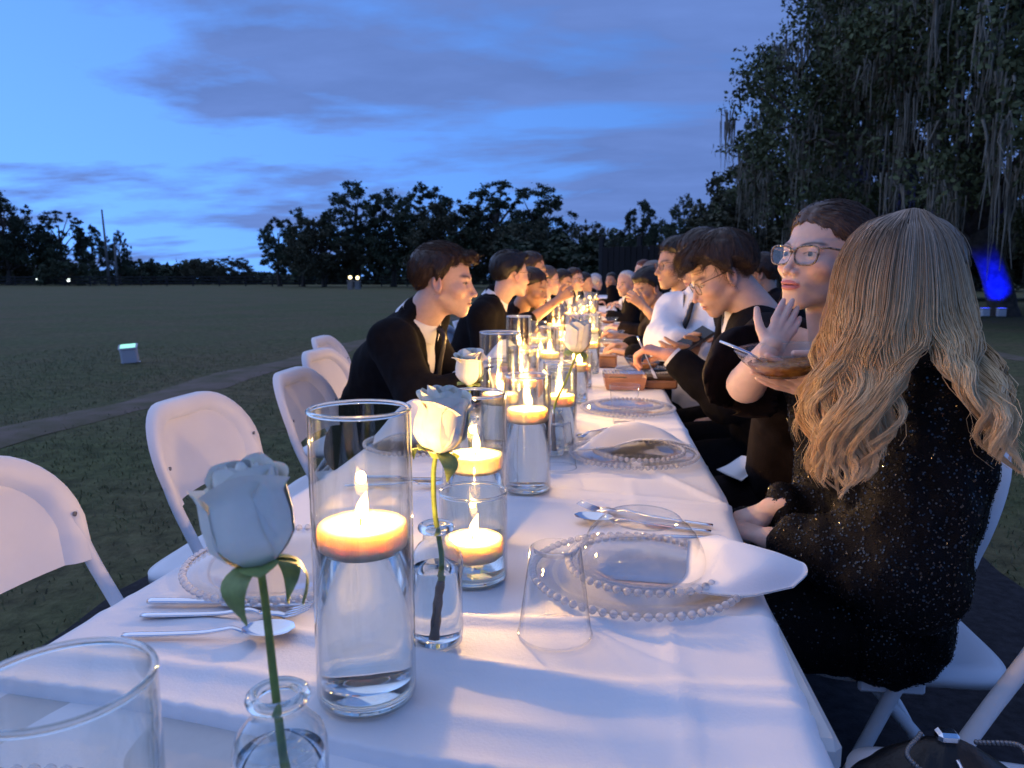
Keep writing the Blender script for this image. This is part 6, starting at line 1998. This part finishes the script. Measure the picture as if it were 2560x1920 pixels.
# the man with the fork, bent over his bowl
lm_head = at(1556, 592, 2.32)
w_ = at(1448, 768, 2.36)
lm = dict(seed=7, head=lm_head, look=(R(187), R(29), R(0)), scale=1.03, hip=(.74, 2.52, .55), face=PI, detail=2, skin='pink', stubble=.45, hair=(.055, .032, .020), line='man', thick=2.0,
          neck=lm_head + A(.10, .045, -.105), extra=[((2.0, 6.0, 9.0), (5.5, 4.0, 2.6)), ((-1, 8.2, 6.8), (5.0, 2.0, 2.0))], flow=crown_flow((0, -5.5, 12), (.0, .15, -.1)), strands=1400, steps=8, step=1.1, lift=1.1, jitter=.20,
          glasses=(M_BLACKP, 2.6, 1.9, .09), outfit='suit', label='man in black suit and thin glasses bent over his bowl with a fork', group=GP, brow=(.05, .03, .02), vee=(.05, .20),
          gaze=(0, 1, -.35), sleeve_len=(.78, .8))
lm['arms'] = [dict(elbow=at(1568, 868, 2.30), wrist=w_, dir=unit(at(1385, 750, 2.42) - w_), back=UPV + FWD * -.35, curl=(.65, .75, .8, .85), arm=8, tint=(1.0, .80, .74),
                   thumb=[(1.9, 2.0, -.6), (3.4, 5.0, -2.6), (3.0, 7.6, -4.2), (2.0, 9.2, -5.0)]),
              dict(elbow=at(1650, 880, 2.72), wrist=at(1560, 905, 2.62), dir=A(-1, .1, -.2), back=A(0, 0, 1))]
person(lm)
o = at(1388, 752, 2.40)
e = empty('dinner_fork', o)
q = at(1412, 806, 2.46) - o
obj('handle', MB().tube([-q * .45, A(0, 0, 0), q * .8], [.004, .004, .003], 8, flat=.6).me(M_SILVER), e)
obj('fork_head', MB().tube([q * .78, q * .95, q * 1.2], [.003, .009, .008], 8, flat=.3).me(M_SILVER), e)
tag(e, 'silver fork held over the stew bowl by the bent man', 'fork')

# the man with the phone, white shirt and striped tie
ws_h = at(1512, 560, 2.95)
ws = dict(seed=8, head=ws_h, look=(R(196), R(25)), hip=(.66, 3.05, .55), face=PI + .28, shoulder_yaw=PI + .55, detail=1, skin='warm', hair=(.03, .02, .015), label='man in white shirt and striped tie looking at a phone',
          outfit='shirt', neck=at(1516, 640, 2.95), tie=dict(stripes=True, rays=[(1496, 648), (1484, 690), (1464, 730), (1450, 772)], **{'from': 2.4}), flow=crown_flow(), strands=300, group=GP, sleeve=(.075, .068, .052), pad=.010, wrinkle=1.8)
ws['arms'] = [dict(elbow=at(1560, 770, 2.70), wrist=at(1528, 758, 2.60), dir=unit(A(-.9, -.4, -.05)), back=-UPV - FWD, curl=(.35, .35, .4, .4), nocuff=True),
              dict(elbow=at(1436, 735, 2.90), wrist=at(1466, 748, 2.66), dir=unit(A(.75, -.6, -.05)), back=-UPV - FWD, curl=(.35, .35, .4, .4), nocuff=True)]
person(ws)
e = empty('mobile_phone', at(1494, 736, 2.58)); Mx = Matrix.Rotation(R(-22), 4, 'Y') @ Matrix.Rotation(R(28), 4, 'X') @ Matrix.Rotation(R(20), 4, 'Z')
obj('phone_case', MB().bbox((-.078, -.038, -.006), (.078, .038, .004), .005, Mx).me(M_PHONE, False), e)
obj('screen', MB().bbox((-.074, -.034, .0042), (.074, .034, .0052), .0004, Mx).me(M_PANE, False), e)
tag(e, 'dark phone held flat by the man in the white shirt', 'phone')

# dark-haired guest in glasses beyond
oh = at(1462, 570, 3.45)
person(dict(seed=9, head=oh, look=(R(196), R(6)), hip=(.66, 3.62, .55), face=PI, detail=1, skin='warm', hair=(.016, .012, .012), line='man', thick=1.9, flow=crown_flow((0, -3, 12)), strands=500, jitter=.4, lift=1.0, stubble=.2,
            glasses=(M_BLACKP, 2.5, 1.9, .08), outfit='suit', neck=oh + A(.055, .03, -.135), label='dark-haired guest in glasses and black suit past the white shirt', group=GP))
# guest eating with a spoon, black hair, head low
nh = at(1400, 622, 4.3)
person(dict(seed=10, fem=True, head=nh, look=(R(205), R(18)), hip=(.62, 4.45, .55), face=PI, detail=1, skin='warm', hair=(.012, .010, .010), line='cap', thick=1.5, outfit='dark', sleeve_len=(.05, .05), bare_arms=True,
            neck=nh + A(.07, .04, -.13), label='black-haired guest leaning low with a bent bare forearm', group=GP,
            arms=[dict(elbow=at(1428, 700, 4.0), wrist=at(1390, 662, 4.05), dir=unit(A(-.6, 0, .5)), back=A(0, -1, .3), curl=(.7, .8, .8, .9)), None]))
mh = at(1408, 600, 5.2)
person(dict(seed=11, fem=True, head=mh, look=(R(190), R(4)), hip=(.66, 5.25, .55), face=PI, detail=1, skin='fair', hair=(.22, .19, .17), line='man', thick=.8, outfit='dark', label='guest with short ash-grey hair on the oak side', group=GP))
kh = at(1352, 612, 6.9)
person(dict(seed=12, head=kh, look=(R(225), R(10)), hip=(.62, 7.1, .55), face=PI, detail=0, skin='pink', hair=(.62, .60, .60), line='bald', thick=.6, outfit='suit', label='white-haired man lit orange on the oak side', group=GP))
lh = at(1388, 583, 8.6)
person(dict(seed=13, fem=True, head=lh, look=(R(200), R(0)), hip=(.75, 8.7, .62), face=PI, detail=0, skin='fair', hair=(.14, .05, .03), line='cap', thick=.9, outfit='shirt', label='reddish-haired guest in white beyond the ash-grey hair', group=GP))
jh = at(1320, 606, 11.0)
person(dict(seed=14, head=jh, look=(R(240), R(0)), hip=(.60, 11.1, .55), face=PI, detail=0, skin='tan', hair=(.02, .015, .012), outfit='suit', label='tiny far dark-haired guest before the plank screen', group=GP))
x_ = at(1375, 606, 9.8)
person(dict(seed=15, head=x_, look=(R(200), R(0)), hip=(.72, 9.9, .55), face=PI, detail=0, skin='warm', hair=(.03, .02, .015), outfit='suit', label='far guest half hidden behind the white-haired man', group=GP))
# someone standing back from the table behind the bent man
bh = at(1642, 592, 4.4)
person(dict(seed=16, fem=True, head=bh, look=(R(160), R(10)), hip=(1.45, 4.6, .55), face=PI, detail=1, skin='warm', hair=(.040, .022, .016), line='cap', thick=1.6, flow=crown_flow(), strands=500, outfit='dark', label='brown-haired guest seen behind the bent man in black', group=GP))

# field side: the leaning man
ah = at(960, 606, 2.42)
a_w = at(1075, 800, 2.33)
am = dict(seed=21, head=ah, look=(R(2), R(6)), scale=1.01, hip=(-.70, 2.70, .55), face=0.0, detail=2, skin='pink', hair=(.040, .022, .014), line='man', thick=1.15,
          extra=[((1.0, 7.6, 8.3), (4.2, 2.6, 1.9))], flow=sweep_flow(.35), strands=1400, steps=7, step=.9, lift=.6, jitter=.16, stubble=.12, outfit='suit', vee=(.062, .27),
          neck=ah + A(-.095, .01, -.120), label='man in black suit leaning far over the table, side profile', group=GP, gaze=(.25, 1, -.1), brow=(.05, .03, .02),
          shoulders=[ah + A(-.165, .21, -.195), ah + A(-.135, -.16, -.19)], iris=(.08, .06, .04), sleeve_len=(.8, .8))
nbk = am['neck']
am['tie'] = dict(hang=[nbk + A(.075, -.02, -.035), nbk + A(.095, -.02, -.07), nbk + A(.075, -.02, -.17), nbk + A(.06, -.02, -.30)])
am['arms'] = [dict(elbow=at(1010, 850, 2.62), wrist=at(1095, 805, 2.45), dir=A(.8, -.5, .1), back=A(0, 0, 1), curl=(.6, .6, .6, .6)),
              dict(elbow=at(905, 868, 2.20), wrist=at(1062, 822, 2.26), dir=unit(A(.9, .35, .12)), back=A(0, -.3, 1), curl=(.7, .75, .8, .85), arm=8)]
person(am)
# black-haired guest in glasses, turned away
b_ = at(1104, 592, 4.0)
person(dict(seed=22, head=b_, look=(R(38), R(4)), scale=1.05, hip=(-.60, 4.05, .55), face=.1, detail=1, skin='pink', hair=(.012, .010, .011), line='man', thick=1.3, extra=[((0, 3.5, 9.5), (6.0, 5.5, 2.6))], flow=sweep_flow(.1), strands=500, outfit='suit',
            glasses=(M_BLACKP, 2.6, 1.8, .1), neck=b_ + A(-.09, .0, -.125), label='black-haired guest in dark suit turned away beside the empty chairs', group=GP, vee=(.03, .1),
            shoulders=[b_ + A(-.14, .20, -.215), b_ + A(-.13, -.20, -.22)]))
c_ = at(1150, 622, 4.3)
cw = at(1205, 648, 4.25)
person(dict(seed=23, fem=True, head=c_, look=(R(-18), R(14)), hip=(-.58, 4.6, .55), face=0, detail=1, skin='tan', hair=(.03, .018, .012), line='back', thick=.7, outfit='dark', sleeve_len=(.05, .05), bare_arms=True, neckline=(.07, .05, -.02),
            neck=c_ + A(-.085, .03, -.125), label='guest in dark top reaching out a bare forearm over the candles', group=GP,
            arms=[None, dict(elbow=at(1138, 698, 4.15), wrist=cw, dir=unit(A(.7, .3, .45)), back=A(.2, -1, .2), curl=(.5, .6, .7, .7), arm=10, arm_r=(2.3, 3.0))]))
for cfg in (
    dict(seed=24, head=at(1150, 582, 4.95), look=(R(10), R(4)), hip=(-.60, 5.05, .55), skin='warm', hair=(.06, .04, .03), thick=.9, outfit='suit', glasses=(M_BLACKP, 2.5, 1.8, .1), label='brown-haired guest in glasses behind the bare forearm', detail=1),
    dict(seed=25, head=at(1184, 606, 5.9), look=(R(20), R(4)), hip=(-.56, 6.0, .55), skin='pink', hair=(.10, .085, .08), thick=.7, outfit='suit', glasses=(M_BLACKP, 2.4, 1.8, .1), label='grey-haired guest in glasses, black jacket over white lapels', detail=1),
    dict(seed=26, head=at(1216, 611, 6.6), look=(R(-25), R(10)), hip=(-.52, 6.7, .55), skin='warm', hair=(.02, .014, .012), thick=1.0, outfit='suit', label='dark-haired guest with napkin at the mouth', detail=1),
    dict(seed=27, head=at(1242, 604, 7.4), look=(R(-35), R(2)), hip=(-.50, 7.5, .55), skin='pink', hair=(.06, .03, .02), thick=1.1, outfit='suit', glasses=(M_BLACKP, 2.4, 1.8, .12), label='guest in glasses facing along the table, left side', detail=1),
    dict(seed=28, head=at(1264, 610, 9.0), look=(R(-10), R(4)), hip=(-.52, 9.1, .55), skin='warm', hair=(.015, .012, .012), thick=1.2, outfit='suit', label='far black-haired guest before the white hair', detail=0),
    dict(seed=29, fem=True, head=at(1288, 609, 10.6), look=(R(40), R(4)), hip=(-.50, 10.7, .55), skin='fair', hair=(.62, .62, .64), thick=1.3, line='cap', outfit='dark', label='far white-haired guest on the field side', detail=0)):
    cfg.setdefault('face', 0.0); cfg['group'] = GP
    person(cfg)
sheet('paper_napkin', [[tuple(at(1222, 628, 6.45)), tuple(at(1230, 626, 6.43)), tuple(at(1236, 630, 6.45))], [tuple(at(1220, 645, 6.42)), tuple(at(1229, 645, 6.40)), tuple(at(1237, 646, 6.42))], [tuple(at(1226, 660, 6.44)), tuple(at(1231, 662, 6.42)), tuple(at(1236, 658, 6.44))]],
      'white napkin held before the mouth of the dark-haired guest', nu=8, nv=8)
# napkin on the lap of the woman in glasses, handbag on the near chair
lp = onz(1608, 1010, .66)
sheet('cloth_napkin', [[tuple(onz(1548, 1015, .655)), tuple(onz(1575, 1003, .662)), tuple(onz(1602, 985, .665))], [tuple(onz(1572, 1027, .668)), tuple(onz(1600, 1012, .675)), tuple(onz(1630, 990, .672))], [tuple(onz(1602, 1040, .66)), tuple(onz(1630, 1018, .668)), tuple(onz(1664, 992, .664))]],
      'white folded napkin lying on a dark lap beside the table edge', nu=14, nv=14, rough=.001)
bp = ony(2040, 1640, .90)
e = empty('handbag', (bp[0], bp[1], .474))
def bagf(p): return smaxf(s_ell(p, (0, 0, .08), (.15, .09, .135)), .004 - p[:, 2], .02) - .003 * wob(p, 40, 2)
V, Q = surfnet(bagf, (-.17, -.1, -.02), (.17, .1, .24), .008)
zt = float(ony(2040, 1592, .90)[2]) - .474
V[:, 2] *= max(.3, (zt) / .215)
V[:, :2] *= (1 - .62 * np.clip(V[:, 2:] / zt, 0, 1) ** 1.3) * .85
obj('bag_body', mesh(V, Q, M_BAG := mat('black_leather', (.008, .008, .009), .35, bump=.3, bscale=150)), e)
top_z = V[:, 2].max()
obj('clasp', MB().bbox((-.013, -.012, top_z - .004), (.012, .008, top_z + .010), .004).me(M_SILVER, False), e)
ch = MB()
lk = smooth_path([A(.03, -.01, top_z + .002), A(.07, -.03, top_z + .012), A(.06, -.05, top_z - .02), A(-.01, -.055, top_z - .03), A(-.06, -.04, top_z - .005), A(-.035, -.01, top_z + .008)], 60)
for i in range(0, 60, 1):
    V, F_ = sphere_pts(lk[i], .0034, 6, 4); ch.add(V, F_)
obj('chain', ch.me(M_SCREW), e)
obj('zip', MB().tube(smooth_path([A(0, -.03, top_z - .01), A(.012, -.062, top_z - .05), A(.02, -.066, top_z - .10)], 8), .0025, 6).me(M_SILVER), e)
tag(e, 'black leather handbag with silver clasp and beaded chain', 'handbag')

# chairs of the guests further along, and of the one sitting back from the table
for yy, who in ((6.0, 'grey-haired guest in glasses'), (6.7, 'guest with the napkin'), (7.5, 'guest facing along the table'), (9.1, 'far black-haired guest'), (10.7, 'far white-haired guest')):
    chair(-.62, yy, FACE_R, 'far white folding chair of the ' + who, GL)
for yy, who in ((4.45, 'black-haired guest with the bent forearm'), (5.25, 'guest with short ash-grey hair'), (7.1, 'white-haired man lit orange'), (8.7, 'reddish-haired guest in white'), (9.9, 'far half-hidden guest'), (11.1, 'tiny far dark-haired guest')):
    chair(.72, yy, FACE_L, 'far white folding chair of the ' + who, GR)
chair(1.45, 4.62, FACE_L, 'white folding chair set back behind the bent man', GR)
